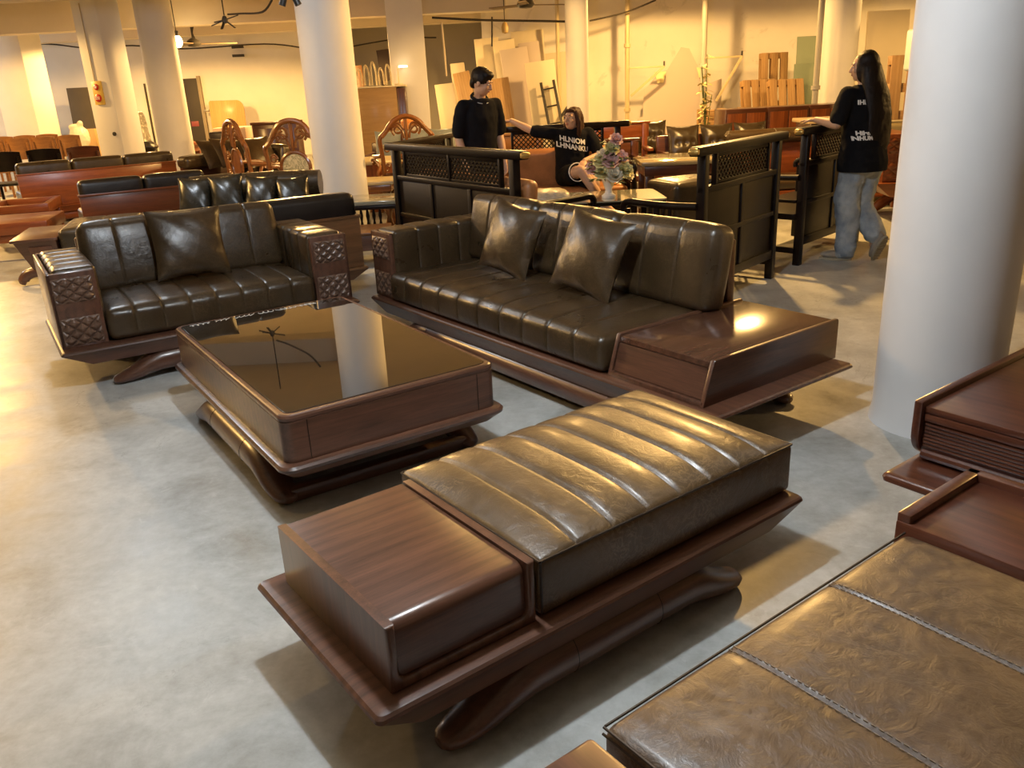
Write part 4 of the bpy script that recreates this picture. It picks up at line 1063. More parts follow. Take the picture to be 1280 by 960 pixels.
def fit_text(parent, lines, size, origin, right, upv, nrm, shirt_me, mat, name='lettering', lead=1.15, shear=0):
    bvh = BVHTree.FromPolygons([v.co.copy() for v in shirt_me.vertices], [tuple(p.vertices) for p in shirt_me.polygons])
    cu_ = bpy.data.curves.new('t', 'FONT'); cu_.body = '\n'.join(lines); cu_.size = size; cu_.align_x = 'CENTER'; cu_.space_line = lead; cu_.shear = shear; cu_.offset = .0022
    o = bpy.data.objects.new('t', cu_); COL.objects.link(o); dg = bpy.context.evaluated_depsgraph_get(); me = bpy.data.meshes.new_from_object(o.evaluated_get(dg)); bpy.data.objects.remove(o)
    bm = bmesh.new(); bm.from_mesh(me); bmesh.ops.subdivide_edges(bm, edges=[e for e in bm.edges if e.calc_length() > size*.25], cuts=2)
    bmesh.ops.triangulate(bm, faces=bm.faces[:])
    O, R_, U_, N_ = Vector(origin), Vector(right).normalized(), Vector(upv).normalized(), Vector(nrm).normalized()
    for v in bm.verts:
        p = O+R_*v.co.x+U_*v.co.y; h = bvh.ray_cast(p+N_*.3, -N_)
        v.co = (h[0] if h[0] else p)+N_*.0025
    bm.to_mesh(me); bm.free(); return link(name, me, mat, parent, 0)

# --- standing woman with long hair
J = dict(pelvis=(0,-.02,.86), chest=(0,.03,1.18), neck=(0,.03,1.36), head=(-.01,.05,1.492), hyaw=.72, hpitch=-.04,
  shL=(-.165,.03,1.30), elL=(-.285,-.005,1.085), wrL=(-.31,.19,1.118), hdL=(-.1,1,-.05), hnL=(0,.1,1), shR=(.165,.03,1.30), elR=(.215,.09,1.085), wrR=(.05,.26,1.118), hdR=(-.5,1,-.05), hnR=(0,.1,1),
  hipL=(-.085,-.02,.84), knL=(-.085,.02,.46), anL=(-.075,-.01,.085), toeL=(-.18,.11,.03), hipR=(.085,-.02,.84), knR=(.075,.03,.45), anR=(.09,-.13,.215), toeR=(.10,-.10,.10), curl=.12)
wm_, V, HM = person('standing woman with long dark hair, black t-shirt and pale jeans, leaning on the bench', (2.865, 6.80, 0), .40, J)
sh = MB()
rings = []
for z, rx, ry, y in ((.70,.205,.170,-.02),(.80,.205,.172,-.02),(.92,.185,.150,-.01),(1.05,.170,.135,.01),(1.18,.180,.135,.03),(1.27,.175,.120,.03),(1.33,.13,.09,.03),(1.365,.075,.07,.03)):
    rings.append([Vector((rx*cos(a), y+ry*sin(a), z)) for a in [2*PI*k/24 for k in range(24)]])
sh.loft(rings)
for s in 'LR':
    limb(sh, [V['sh'+s], V['sh'+s].lerp(V['el'+s], .8)], [.064, .068], 14); limb(sh, [V['chest']*.6+V['sh'+s]*.4+Vector((0,0,.04)), V['sh'+s]], [.075, .062], 14)
cuts = [((0,0,.72), (0,0,-1))]
me = blob(sh, .010, 4, 'shirt', .010, 9, cuts+[(V['sh'+s].lerp(V['el'+s], .78), (V['el'+s]-V['sh'+s]).normalized()) for s in ()])
shirt = link('shirt', me, BLACKC, wm_, 180)
tr = MB(); tr.ell((0,-.02,.78), (.160,.125,.12), 20, 12)
for s, q in (('L', -1), ('R', 1)):
    a = V['an'+s]; limb(tr, [V['hip'+s], V['hip'+s].lerp(V['kn'+s], .5), V['kn'+s], V['kn'+s].lerp(a, .5), a+Vector((0,.0,.0))], [.108, .105, .096, .090, .086], 16)
me = blob(tr, .009, 3, 'jeans', .020, 9); link('jeans', me, DENIM, wm_, 180)
def shoe(parent, ank, toe, up, mat, sole, L=.25):
    ank, toe = Vector(ank), Vector(toe); d = (toe-ank); u = Vector(up).normalized(); d = (d-u*d.dot(u)).normalized(); s_ = d.cross(u)
    Q = Matrix((s_, d, u)).transposed().to_4x4(); c = ank-u*.055+d*.07
    m = MB(); m.ell(c, (.044, L/2, .034), 18, 10, Q); m.ell(c-d*.075+u*.02, (.037, .05, .045), 14, 8, Q)
    me = blob(m, .006, 4, 'shoe'); o = link('shoe', me, mat, parent, 180)
    sm_ = MB(); pts = []
    for k in range(28):
        a = 2*PI*k/28; w_ = .046*(1-.12*sin(a)) ; pts.append((w_*cos(a), (L/2+.004)*sin(a)))
    T = Matrix.Translation(c-u*.030) @ Q
    sm_.prism(pts, 'z', -.016, .006, .004, 1, T)
    for k in range(9): y = -L/2+.025+k*.025; sm_.box(-.038, .038, y, y+.010, -.021, -.015, .001, 1, T)
    sm_.build('sole', sole, o)
SHOE = plain('grey_suede', (.30,.26,.21), .8); SOLE = plain('pale_sole', (.32,.28,.20), .7)
shoe(wm_, (-.075,.0,.10), (-.18,.11,.10), (0,0,1), SHOE, SOLE)
shoe(wm_, (.09,-.15,.215), (.10,-.10,.065), (0,.86,.50), SHOE, SOLE)
hr = MB(); hc = V['head']; T = lambda p: hc+HM @ Vector(p)
hr.ell(T((0,-.028,.028)), (.084,.092,.098), 18, 12, HM.to_4x4()); 
for q in (-1, 1): hr.ell(T((q*.062,-.005,-.03)), (.024,.055,.09), 12, 8, HM.to_4x4())
rings = []
for z, rx, ry, y, x in ((1.56,.06,.06,.02,0),(1.50,.090,.075,.0,.01),(1.40,.105,.065,-.035,.02),(1.30,.120,.055,-.075,.03),(1.16,.122,.046,-.106,.04),(1.02,.122,.042,-.118,.045),(.92,.10,.034,-.128,.05),(.87,.07,.022,-.13,.05)):
    rings.append([Vector((x+rx*cos(a), y+ry*sin(a), z)) for a in [2*PI*k/22 for k in range(22)]])
hr.loft(rings); me = blob(hr, .008, 5, 'hair', .004, 18); link('hair', me, HAIRB, wm_, 180)
fit_text(shirt, ['IHM'], .045, (-.095,-.2,1.225), (1,0,0), (0,0,1), (0,-1,0), shirt.data, WHT, 'back_print')
fit_text(shirt, ['Hilan', 'NHUM'], .042, (-.105,-.2,1.00), (1,0,0), (0,0,1), (0,-1,0), shirt.data, WHT, 'back_print', .9)

# --- standing man
J = dict(pelvis=(0,0,.88), chest=(0,.03,1.20), neck=(0,.055,1.40), head=(.0,.115,1.515), hyaw=.75, hpitch=-.38,
  shL=(-.168,.03,1.32), elL=(-.205,.02,1.05), wrL=(-.185,.13,.82), hdL=(.1,.35,-1), hnL=(-1,0,0), shR=(.168,.03,1.32), elR=(.215,.0,1.05), wrR=(.20,.10,.82), hdR=(-.1,.35,-1), hnR=(1,0,0),
  hipL=(-.09,0,.86), knL=(-.10,.03,.46), anL=(-.10,0,.085), toeL=(-.12,.15,.03), hipR=(.09,0,.86), knR=(.10,.03,.46), anR=(.10,0,.085), toeR=(.12,.15,.03), curl=.45)
mn, V, HM = person('standing man with short black hair and black polo shirt, looking down at the seated woman', (-.19, 7.92, 0), -2.62, J, .98)
sh = MB(); rings = []
for z, rx, ry, y in ((.74,.175,.132,.0),(.86,.172,.132,.0),(.98,.165,.128,.01),(1.10,.168,.130,.02),(1.22,.175,.135,.03),(1.31,.165,.11,.035),(1.36,.13,.09,.045),(1.385,.080,.075,.05)):
    rings.append([Vector((rx*cos(a), y+ry*sin(a), z)) for a in [2*PI*k/24 for k in range(24)]])
sh.loft(rings)
for s in 'LR':
    limb(sh, [V['sh'+s], V['sh'+s].lerp(V['el'+s], .8)], [.064, .066], 14); limb(sh, [V['chest']*.6+V['sh'+s]*.4+Vector((0,0,.05)), V['sh'+s]], [.08, .062], 14)
me = blob(sh, .010, 4, 'polo_shirt', .010, 9, [((0,0,.76), (0,0,-1))]); polo = link('polo_shirt', me, BLACKC, mn, 180)
cl = MB(); 
for z, r, e in ((1.385, .086, .022), (1.40, .080, .022)): pass
P = [Vector((.070*cos(a), .052+.074*sin(a), 1.385-.040*sin(a))) for a in linspace(PI*.5+.25, PI*2.5-.25, 22)]
cl.tube(P, .013, 8, sq=1.4); co2 = cl.build('collar', BLACKC, polo)
MB().tube([p+Vector((.014*cos(a), .014*sin(a), -.008)) for p, a in zip(P, linspace(PI*.5+.25, PI*2.5-.25, 22))], .0035, 6).build('collar_stripe', plain('grey_stripe', (.45,.45,.45), .6), polo)
tr = MB(); tr.ell((0,0,.84), (.165,.125,.12), 18, 10)
for s in 'LR': limb(tr, [V['hip'+s], V['kn'+s], V['an'+s]], [.10, .08, .075], 14)
link('trousers', blob(tr, .012, 3, 'trousers', .008, 9), plain('dark_trousers', (.02,.02,.024), .8), mn, 180)
shoe(mn, (-.10,0,.10), (-.12,.15,.10), (0,0,1), plain('black_shoe', (.02,.02,.02), .4), SOLE, .27); shoe(mn, (.10,0,.10), (.12,.15,.10), (0,0,1), plain('black_shoe_r', (.02,.02,.02), .4), SOLE, .27)
hr = MB(); hc = V['head']; T = lambda p: hc+HM @ Vector(p); Q = HM.to_4x4()
hr.ell(T((0,-.022,.038)), (.085,.098,.092), 18, 12, Q); hr.ell(T((0,.030,.080)), (.066,.055,.034), 14, 8, Q); hr.ell(T((0,-.07,-.02)), (.062,.04,.06), 14, 8, Q)
for q in (-1, 1): hr.ell(T((q*.070,-.008,.030)), (.018,.045,.045), 10, 8, Q)
link('hair', blob(hr, .007, 4, 'hair', .003, 30), HAIRB, mn, 180)

# --- seated woman
J = dict(pelvis=(0,.0,.60), chest=(0,-.06,.90), neck=(0,-.05,1.035), head=(.0,-.01,1.12), hyaw=-.85, hpitch=.12, hroll=.0,
  shL=(-.165,-.05,.985), elL=(-.255,.06,.77), wrL=(-.06,.26,.745), hdL=(.45,.75,-.35), hnL=(0,.5,1), shR=(.165,-.06,.985), elR=(.39,-.10,1.03), wrR=(.57,-.22,1.125), hdR=(.9,-.45,-.05), hnR=(0,0,1),
  hipL=(-.09,.0,.575), knL=(-.13,.40,.55), anL=(-.10,.42,.10), toeL=(-.11,.56,.03), hipR=(.09,.0,.58), knR=(.0,.40,.67), anR=(-.22,.47,.34), toeR=(-.30,.57,.28), curl=.3)
wo, V, HM = person('seated woman in a black t-shirt with white lettering, one arm stretched along the bench back', (.71, 8.44, .02), PI+.10, J, .93)
sh = MB(); rings = []
for z, rx, ry, y in ((.52,.185,.15,.02),(.60,.182,.145,.0),(.70,.170,.135,-.03),(.80,.172,.135,-.05),(.90,.178,.13,-.06),(.98,.168,.105,-.055),(1.02,.12,.085,-.05),(1.045,.072,.068,-.05)):
    rings.append([Vector((rx*cos(a), y+ry*sin(a), z)) for a in [2*PI*k/24 for k in range(24)]])
sh.loft(rings)
for s in 'LR':
    limb(sh, [V['sh'+s], V['sh'+s].lerp(V['el'+s], .85)], [.060, .062], 14); limb(sh, [V['chest']*.6+V['sh'+s]*.4+Vector((0,0,.03)), V['sh'+s]], [.07, .058], 14)
me = blob(sh, .009, 4, 'shirt', .009, 10, [((0,0,.54), (0,0,-1))]); shirt = link('shirt', me, BLACKC, wo, 180)
fit_text(shirt, ['HLNIOM', 'LHNANKU'], .066, (.01,.2,.905), (-1,0,-.22), (0,0,1), (0,1,0), shirt.data, WHT, 'lettering', .95)
st_ = MB(); st_.ell((0,.02,.575), (.175,.15,.095), 18, 10)
for s in 'LR': limb(st_, [V['hip'+s], V['hip'+s].lerp(V['kn'+s], .55)], [.10, .092], 16)
me = blob(st_, .010, 3, 'shorts', .006, 9); link('shorts', me, BLACKC, wo, 180)
hm = MB()
for s in 'R':
    c = V['hip'+s].lerp(V['kn'+s], .60); d = (V['kn'+s]-V['hip'+s]).normalized(); a_ = d.orthogonal().normalized(); b_ = d.cross(a_)
    hm.tube([c+d*.075+a_*.086*cos(t)+b_*.086*sin(t) for t in linspace(0, 2*PI, 29)], .0045, 6)
hm.build('shorts_trim', WHT, wo)
hr = MB(); hc = V['head']; T = lambda p: hc+HM @ Vector(p); Q = HM.to_4x4()
hr.ell(T((0,-.026,.036)), (.080,.088,.086), 18, 12, Q)
for q in (-1, 1):
    limb(hr, [T((q*.062,.012,.05)), T((q*.078,-.005,-.02)), T((q*.080,-.02,-.10)), T((q*.070,-.03,-.17))], [.026,.028,.026,.016])
limb(hr, [T((0,-.07,.02)), T((0,-.085,-.08)), T((0,-.08,-.17))], [.07,.07,.045])
hr.ell(T((0,.050,.076)), (.056,.030,.022), 12, 8, Q)
link('hair', blob(hr, .007, 3, 'hair', .006, 30), HAIRR, wo, 180)
shoe(wo, (-.10,.42,.11), (-.11,.56,.11), (0,0,1), plain('white_shoe', (.6,.58,.54), .6), SOLE, .23); shoe(wo, V['anR'], V['toeR'], (-.25,.2,.9), plain('white_shoe_r', (.6,.58,.54), .6), SOLE, .23)
# ------------------------------------------------------------------ backdrop: walls, boards, pallets, fittings
CARD = plain('cardboard', (.42,.27,.12), .8); BOARD = plain('pale_board', (.62,.54,.38), .7, 0, .08, 2); MAUVE = plain('mauve_board', (.52,.44,.38), .8, 0, .06, 1.5)
CREAM = plain('cream_panel', (.72,.62,.42), .6, 0, .06, 2); STEEL = plain('dull_steel', (.30,.27,.22), .4, .6); DARKM = plain('dark_steel', (.05,.045,.04), .45, .5)
def lean_board(name, label, cat, u, v, Y, w_, h, t, mat, lean=.18, yaw=0, group=None, roll=0):
    """board of size w_ x h standing on the floor and leaning back; (u, v) = its lower left corner line of sight"""
    P = at(u, v, Y); o = MB().box(0, w_, 0, t, 0, h, .006).build(name, mat); o.rotation_euler = (-lean, roll, yaw); o.location = (P.x, P.y, t*sin(lean)+.002 if roll == 0 else w_*max(0, sin(roll))+.01)
    return tag(o, label, cat, group)
def pallet(label, loc, rot, group=None, w_=1.0, h=1.15):
    t = thing('wooden_pallet', label, 'pallet', loc, 0, group); t.rotation_euler = rot
    nb = max(3, round(w_/.17)); bw = .13 if w_ < .9 else .10
    for k in range(nb): x = k*(w_-bw)/(nb-1); MB().box(x, x+bw, 0, .02, 0, h, .003).build('board', PINE['z'], t)
    for z in (0, h/2-.05, h-.1): MB().box(0, w_, .02, .11, z, z+.10, .004).build('stringer', PINE['x'], t)
    for k in (0, .5, 1): x = k*(w_-.10); MB().box(x, x+.10, .11, .13, 0, h, .003).build('board', PINE['z'], t)
    return t
# pallets at right
for k, (u, Y, yaw, lean, lab) in enumerate(((952, 15.0, .25, .20, 'upright wooden pallet, front left of the leaning pair of pallets'), (985, 14.7, .15, .24, 'upright wooden pallet, front right of the leaning pair of pallets'))):
    P = at(u-14, 150, Y); pallet(lab, (P.x-.02, P.y, .035), (-lean, .0, yaw), 'pallets leaning on the back wall', .62, 1.32)
P = at(952, 140, 15.9); pallet('tall wooden pallet leaning on the wall behind the other upright pallets', (P.x, P.y, .02), (-.08, 0, .1), None, .5, 1.75)
for k in range(2):
    P = at(888, 150, 14.2); t = pallet('flat wooden pallet, %s of the pile left of the upright pallets' % ('lower' if k == 0 else 'upper'), (P.x, P.y+1.0, .62+.14*k), (PI/2, 0, .03*k), 'pallets lying flat', .80, .8)
P = at(888, 150, 14.2); o = MB().box(0, .80, 0, .85, 0, .60, .02).build('crate', CARD); o.location = (P.x, P.y+.05, 0); tag(o, 'large cardboard crate under the flat pallets', 'crate')
P = at(1113, 152, 9.9)
t = pallet('dark wooden pallet standing on the canvas block beside the white column', (P.x, P.y+.1, .885), (-.03, 0, -.05), None, .85, .70)
P = at(1098, 190, 9.7); o = MB().hexa([(0,0,0),(1.0,0,0),(1.0,.6,0),(0,.6,0)], [(.06,.03,.85),(1.0,.02,.86),(1.0,.6,.86),(.06,.6,.85)], .03, 3).build('canvas_block', plain('olive_canvas', (.22,.17,.08), .85, 0, .2, 8, 0, .3)); o.location = (P.x, P.y, 0); tag(o, 'block wrapped in olive canvas, under the dark pallet', 'bale')
lean_board('leaning_sheet', 'tall white panel leaning on the wall behind the standing woman', 'panel', 1078, 150, 13.4, .62, 2.25, .035, CREAM, .10, -.1)
P = at(1066, 150, 13.6); t = thing('slatted_board', 'narrow cream slatted board just left of the tall white panel', 'board', (P.x+.05, P.y, .014), 0); t.rotation_euler = (-.06, .05, 0)
for k in range(3): MB().box(.085*k, .085*k+.06, 0, .02, 0, 2.2, .003).build('slat', CREAM, t)
for z in (.15, 2.1): MB().box(0, .23, .02, .04, z, z+.06, .003).build('crosspiece', CREAM, t)
lean_board('white_board', 'narrow white board leaning between the grey pipe and the round column', 'board', 1016, 150, 13.9, .16, 1.75, .03, CREAM, .07, 0, roll=.14)
GP, nt, b, N, L = newmat('green_glass'); b.inputs['Base Color'].default_value = (.38,.46,.36,1); b.inputs['Roughness'].default_value = .08; b.inputs['Transmission Weight'].default_value = .55
lean_board('glass_sheet', 'tall pale green glass sheet leaning on the wall right of the pallets', 'glass sheet', 992, 150, 15.6, .55, 2.0, .012, GP, .05, 0)
lean_board('glass_sheet', 'shorter dark green glass sheet leaning in front of the tall one', 'glass sheet', 990, 150, 15.2, .60, 1.55, .012, GP, .05, 0)
# big boards behind the man
for k, (u, Y, w_, h, mat, ln, yaw, rl, lab) in enumerate((
    (622, 15.6, .42, 1.55, PINE['z'], .16, .1, -.10, 'yellowish board, lowest of the leaning boards right of the standing man'),
    (645, 15.9, .50, 2.05, MAUVE, .14, .1, -.10, 'mauve tinted tall board among the leaning boards'),
    (672, 15.3, .52, 1.80, BOARD, .16, .0, -.10, 'wide pale board in front of the leaning boards, next to the metal trestle'),
    (650, 16.4, .60, 2.35, BOARD, .10, .0, -.04, 'tallest board standing behind the leaning boards'),
    (606, 16.3, .45, 2.25, CREAM, .10, .0, -.05, 'brightly lit cream board just behind the standing man'),
    (556, 15.9, .34, 1.50, CREAM, .12, .1, -.08, 'small cream board glowing in lamp light left of the standing man'),
    (575, 16.3, .26, 1.85, BOARD, .10, .0, -.06, 'narrow upright board left of the standing man'),
    (634, 16.1, .40, 2.20, CREAM, .12, .0, -.09, 'tall cream board directly above the yellowish board'),
    (664, 16.15, .38, 2.15, MAUVE, .12, .0, -.08, 'narrow mauve board between the tall boards and the wide pale board'),
    (690, 16.6, .50, 1.95, BOARD, .08, .0, -.05, 'shaded board farthest right, behind the metal trestle'),
    (590, 15.7, .30, 1.70, PINE['z'], .16, .1, -.16, 'slanting yellow board right beside the standing man'))):
    lean_board('leaning_board', lab, 'board', u, 165, Y, w_, h, .05, mat, ln, yaw, 'boards leaning on the back wall', rl)
# dark metal trestles
P = at(694, 165, 15.1); t = thing('metal_trestle', 'dark metal trestle with pegs leaning beside the pale boards', 'trestle', (P.x, P.y, .012), .0); t.rotation_euler = (-.2, -.16, 0); t.scale = (.8, .8, .85)
for x in (0, .28): MB().box(x, x+.06, 0, .06, 0, 1.75, .006).build('rail', DARKM, t)
for k in range(5): MB().tube([(.03, .03, .2+.35*k), (.31, .03, .2+.35*k)], .018, 8).build('rung', DARKM, t)
pg = [(.34, .35), (.34, .75), (.34, 1.0)]
for x, z in pg:
    MB().tube([(x-.02, .03, z), (x+.30, -.05, z+.28)], .03, 8).build('peg', DARKM, t); MB().lathe([(0,-.03),(.05,-.03),(.05,.03),(0,.03)], 10, (x+.31, -.05, z+.29)).build('knob', DARKM, t)
# torn mauve sheet on the wall
sh_ = MB(); prof = [(0,0),(1.55,0),(1.55,1.35),(1.32,1.28),(1.30,1.42),(1.12,1.55),(.95,1.90),(.80,1.93),(.55,1.55),(.38,1.50),(.22,1.30),(.12,1.22),(.10,.75),(0,.70)]
sh_.prism(prof, 'y', 0, .012, 0); o = sh_.build('torn_sheet', MAUVE, None, 0); P = at(797, 190, 16.3); o.location = (P.x, P.y, .02); o.rotation_euler = (-.10, 0, -.07); tag(o, 'large mauve sheet with a torn upper edge leaning on the back wall', 'sheet')
for k, (x, z, r) in enumerate(((.42, 1.52, .10), (1.18, 1.56, .09))):
    m = MB().grid(lambda a, b_: (x+(a-.5)*2.2*r*(1-.5*b_), -.03-.05*b_*sin(3*a), z-b_*2.0*r), 8, 6); m.build('paper_scrap', plain('yellow_paper%d' % k, (.78,.66,.36), .7), o, 60)
# pipes
def pipe(u, Y, r, z0, z1, label, mat=STEEL, clamps=()):
    P = at(u, 90, Y); o = MB().tube([(0,0,z0), (0,0,z1)], r, 12).build('wall_pipe', mat); o.location = (P.x, P.y, 0); tag(o, label, 'pipe')
    for z in clamps: MB().lathe([(r,-.03),(r*1.5,-.03),(r*1.5,.03),(r,.03)], 12, (0,0,z)).build('coupling', mat, o)
    return o
BRS = plain('painted_pipe', (.52,.42,.24), .5)
pipe(698, 16.2, .035, .002, CH-.01, 'thin upright pipe just left of the slim column', BRS, (1.0,))
pipe(784, 16.1, .04, .002, CH-.01, 'upright pipe on the back wall right of the slim column', BRS, (.9, 2.0))
pipe(879, 15.6, .05, .002, CH-.01, 'thick grey upright pipe left of the upright pallets', plain('grey_pipe', (.42,.38,.32), .5), (1.6,))
pipe(1021, 13.25, .045, .002, CH-.01, 'grey upright pipe right of the upright pallets', plain('grey_pipe_b', (.40,.38,.34), .45), (1.2,))
for (u, Y, z, L_, lab) in ((784, 16.0, 1.62, .62, 'wall bracket with a slanting strut, right of the slim column'), (879, 15.5, 1.72, .62, 'wall bracket with a slanting strut above the flat pallets')):
    P = at(u, 90, Y); t = thing('wall_bracket', lab, 'bracket', (P.x+.05, P.y+.02, z), -.05)
    MB().box(0, L_, -.015, .015, -.015, .015, .003).build('arm', BRS, t); MB().bar((L_, 0, 0), (.02 if u < 800 else L_-.42, .0, -.72 if u > 800 else -.48), .04, .04, .003).build('strut', BRS, t); MB().box(L_-.02, L_+.01, -.012, .012, 0, .09, .002).build('hook', DARKM, t)
# vertical cords
def cord(name, pts, r, mat, label, cat='cable'):
    o = MB().tube(spline(pts, 5), r, 6).build(name, mat); return tag(o, label, cat)
BLKC = plain('black_cable', (.03,.022,.015), .6)
cord('ceiling_cable', [at(0, 56, 20.5), at(60, 55, 20.5), at(110, 60, 20.5), at(165, 57, 20.5), at(230, 61, 20.5), at(330, 55, 20.5), at(380, 60, 20.5)], .018, BLKC, 'black cable sagging along the top of the left wall')
cord('ceiling_cable', [at(340, 0, 9.2), at(328, 15, 9.4), at(302, 17, 10.0), at(285, 18, 10.3)], .011, BLKC, 'black cable hanging under the ceiling near the bent fan')
cord('ceiling_cable', [at(243, 48, 16.2), at(240, 40, 16.2), at(244, 27, 16.2), at(258, 26, 16.2), at(268, 19, 16.2)], .018, BLKC, 'black drooping cable that feeds the far ceiling fan')
cord('ceiling_cable', [at(540, 22, 15.0), at(600, 25, 15), at(660, 26, 15), at(712, 27, 14.5)], .02, BLKC, 'black cable strung left of the slim column near the ceiling')
cord('ceiling_cable', [at(440, 58, 21.5), at(500, 48, 21.5), at(545, 47, 21)], .018, BLKC, 'black cable in the dim opening left of the wide pillar')
cord('ceiling_cable', [at(737, 26, 15.8), at(780, 16, 15.8), at(820, 0, 15.8)], .016, BLKC, 'thin cable rising across the wall right of the slim column')
cord('hanging_cord', [at(552, 28, 14.4), at(556, 70, 14.4), at(558, 95, 14.4)], .018, plain('pale_cord', (.6,.5,.35), .6), 'pale cord hanging down beside the wide pillar')
cord('hanging_cord', [at(615, 21, 15.2), at(615, 58, 15.2)], .016, BLKC, 'thin rod hanging from the ceiling above the standing man')
# hanging lamp holder
P = at(631, 34, 14.8); t = thing('pendant_lamp_holder', 'small pendant lamp holder hanging above the leaning boards', 'lamp', tuple(P), 0)
MB().lathe([(0,-.10),(.05,-.08),(.06,.0),(.035,.06),(.012,.08),(0,.08)], 12).build('holder', plain('brass_holder', (.45,.30,.10), .4), t); MB().tube([(0,0,.08),(0,0,CH-P.z)], .008, 6).build('cord', BLKC, t)
# glowing bulb
P = at(222, 52, 14.7); t = thing('bare_bulb', 'glowing bare bulb beside the round column, near the far ceiling fan', 'lamp', tuple(P), 0)
MB().ell((0,0,0), (.075,.075,.095), 14, 10).build('bulb', emit('bulb_glow', (1,.75,.35), 45), t); MB().lathe([(0,.08),(.035,.08),(.035,.16),(0,.16)], 10).build('socket', DARKM, t); MB().tube([(0,0,.16),(0,0,CH-P.z)], .008, 6).build('cord', BLKC, t)
# ceiling fans
def fan(u, v, Y, label, bl=.62, tilt=0):
    P = at(u, v, Y); t = thing('ceiling_fan', label, 'fan', tuple(P), .25); t.rotation_euler = (tilt, tilt*.6, .25)
    MB().lathe([(0,-.05),(.09,-.04),(.13,.0),(.10,.06),(.03,.10),(0,.10)], 16).build('motor', DARKM, t); MB().tube([(0,0,.1),(0,0,(CH-P.z)*.98)], .015, 8).build('rod', DARKM, t)
    for k in range(3):
        a = 2*PI*k/3+.15; MB().box(.12, .12+bl, -.06, .06, -.008, .004, .003, 1, Matrix.Rotation(a, 4, 'Z') @ Matrix.Rotation(.12, 4, 'X')).build('blade', plain('fan_blade', (.16,.11,.06), .5) if 'fan_blade' not in bpy.data.materials else bpy.data.materials['fan_blade'], t)
    return t
fan(242, 55, 16.0, 'far ceiling fan with dark blades, right of the glowing bulb')
fan(657, 6, 13.0, 'ceiling fan at the top edge above the leaning boards', .5)
P = at(281, 25, 10.5); t = thing('broken_fan', 'bent cluster of dark fan blades hanging under the ceiling', 'fan', tuple(P), .3)
MB().lathe([(0,-.04),(.03,-.03),(.035,.0),(.02,.04),(0,.05)], 10).build('hub', DARKM, t); MB().tube([(0,0,.05),(0,0,CH-P.z)], .008, 6).build('rod', DARKM, t)
for a, dz in ((.2, .05), (2.4, -.02), (3.3, -.06), (4.4, -.10), (5.4, -.09)): MB().bar((0,0,0), (.16*cos(a), .16*sin(a)*.4, dz), .035, .012, .003).build('blade', DARKM, t)
# track spots at the top edge
P = at(362, 0, 5.0); t = thing('spot_lamps', 'pair of black spot lamps at the top edge left of the white column', 'lamp', (P.x, P.y, P.z), 0)
for s in (-1, 1): MB().tube([(s*.012,0,.055), (s*.045,0,-.027)], [.017,.019], 12).build('spot_head', DARKM, t)
MB().box(-.06, .06, -.012, .012, .055, .075, .003).build('bar', DARKM, t); MB().tube([(0,0,.075),(0,0,CH-P.z)], .01, 6).build('rod', DARKM, t)

# fire alarm sign on the square pillar
sq = [o for o in bpy.data.objects if o.name == 'square_pillar'][0]
t = thing('fire_alarm_box', 'yellow fire alarm plate with two red buttons on the square pillar', 'alarm', (0,0,0), 0)
M_ = Matrix.Translation(sq.location) @ Matrix.Rotation(sq.rotation_euler.z, 4, 'Z')
t.matrix_world = M_ @ Matrix.Translation((-.02, -.2335, 1.62)) @ Matrix.Diagonal((.85,1,.85,1))
YEL = plain('alarm_yellow', (.70,.48,.10), .4); RDM = plain('alarm_red', (.55,.03,.02), .35)
MB().box(-.105, .105, -.03, 0, -.20, .20, .008).build('plate', YEL, t)
for z, r in ((.10, .052), (-.085, .068)):
    b_ = MB().lathe([(0,-.008),(r,-.008),(r,.008),(r*.8,.014),(0,.016)], 20, (0,0,0), Matrix.Translation((0,-.036,z)) @ Matrix.Rotation(PI/2, 4, 'X')).build('red_disc', RDM, t)
    k_ = MB()
    if z < 0:
        for x in (-.035, 0, .035): k_.box(x-.011, x+.011, -.056, -.052, z+.006, z+.022, 0); k_.box(x-.011, x+.011, -.056, -.052, z-.022, z-.006, 0)
    else:
        k_.box(-.02, .02, -.056, -.052, z-.02, z+.002, 0, 1, Matrix.Translation((0,0,0))); k_.box(-.006, .03, -.056, -.052, z+.004, z+.016, 0)
    k_.build('marking', WHT, b_, 0)
MB().tube([(-.04, -.006, .20), (-.04, -.006, CH-1.63)], .008, 6).build('conduit', plain('conduit', (.55,.45,.28), .6), t)
o = MB().lathe([(0,-.01),(.03,-.01),(.03,.01),(0,.012)], 14, (0,0,0), Matrix.Translation((.12,-.24,1.02)) @ Matrix.Rotation(PI/2, 4, 'X')).build('round_fitting', DARKM); o.matrix_world = M_ @ Matrix.Identity(4); tag(o, 'small dark round fitting low on the fire sign pillar', 'fitting')
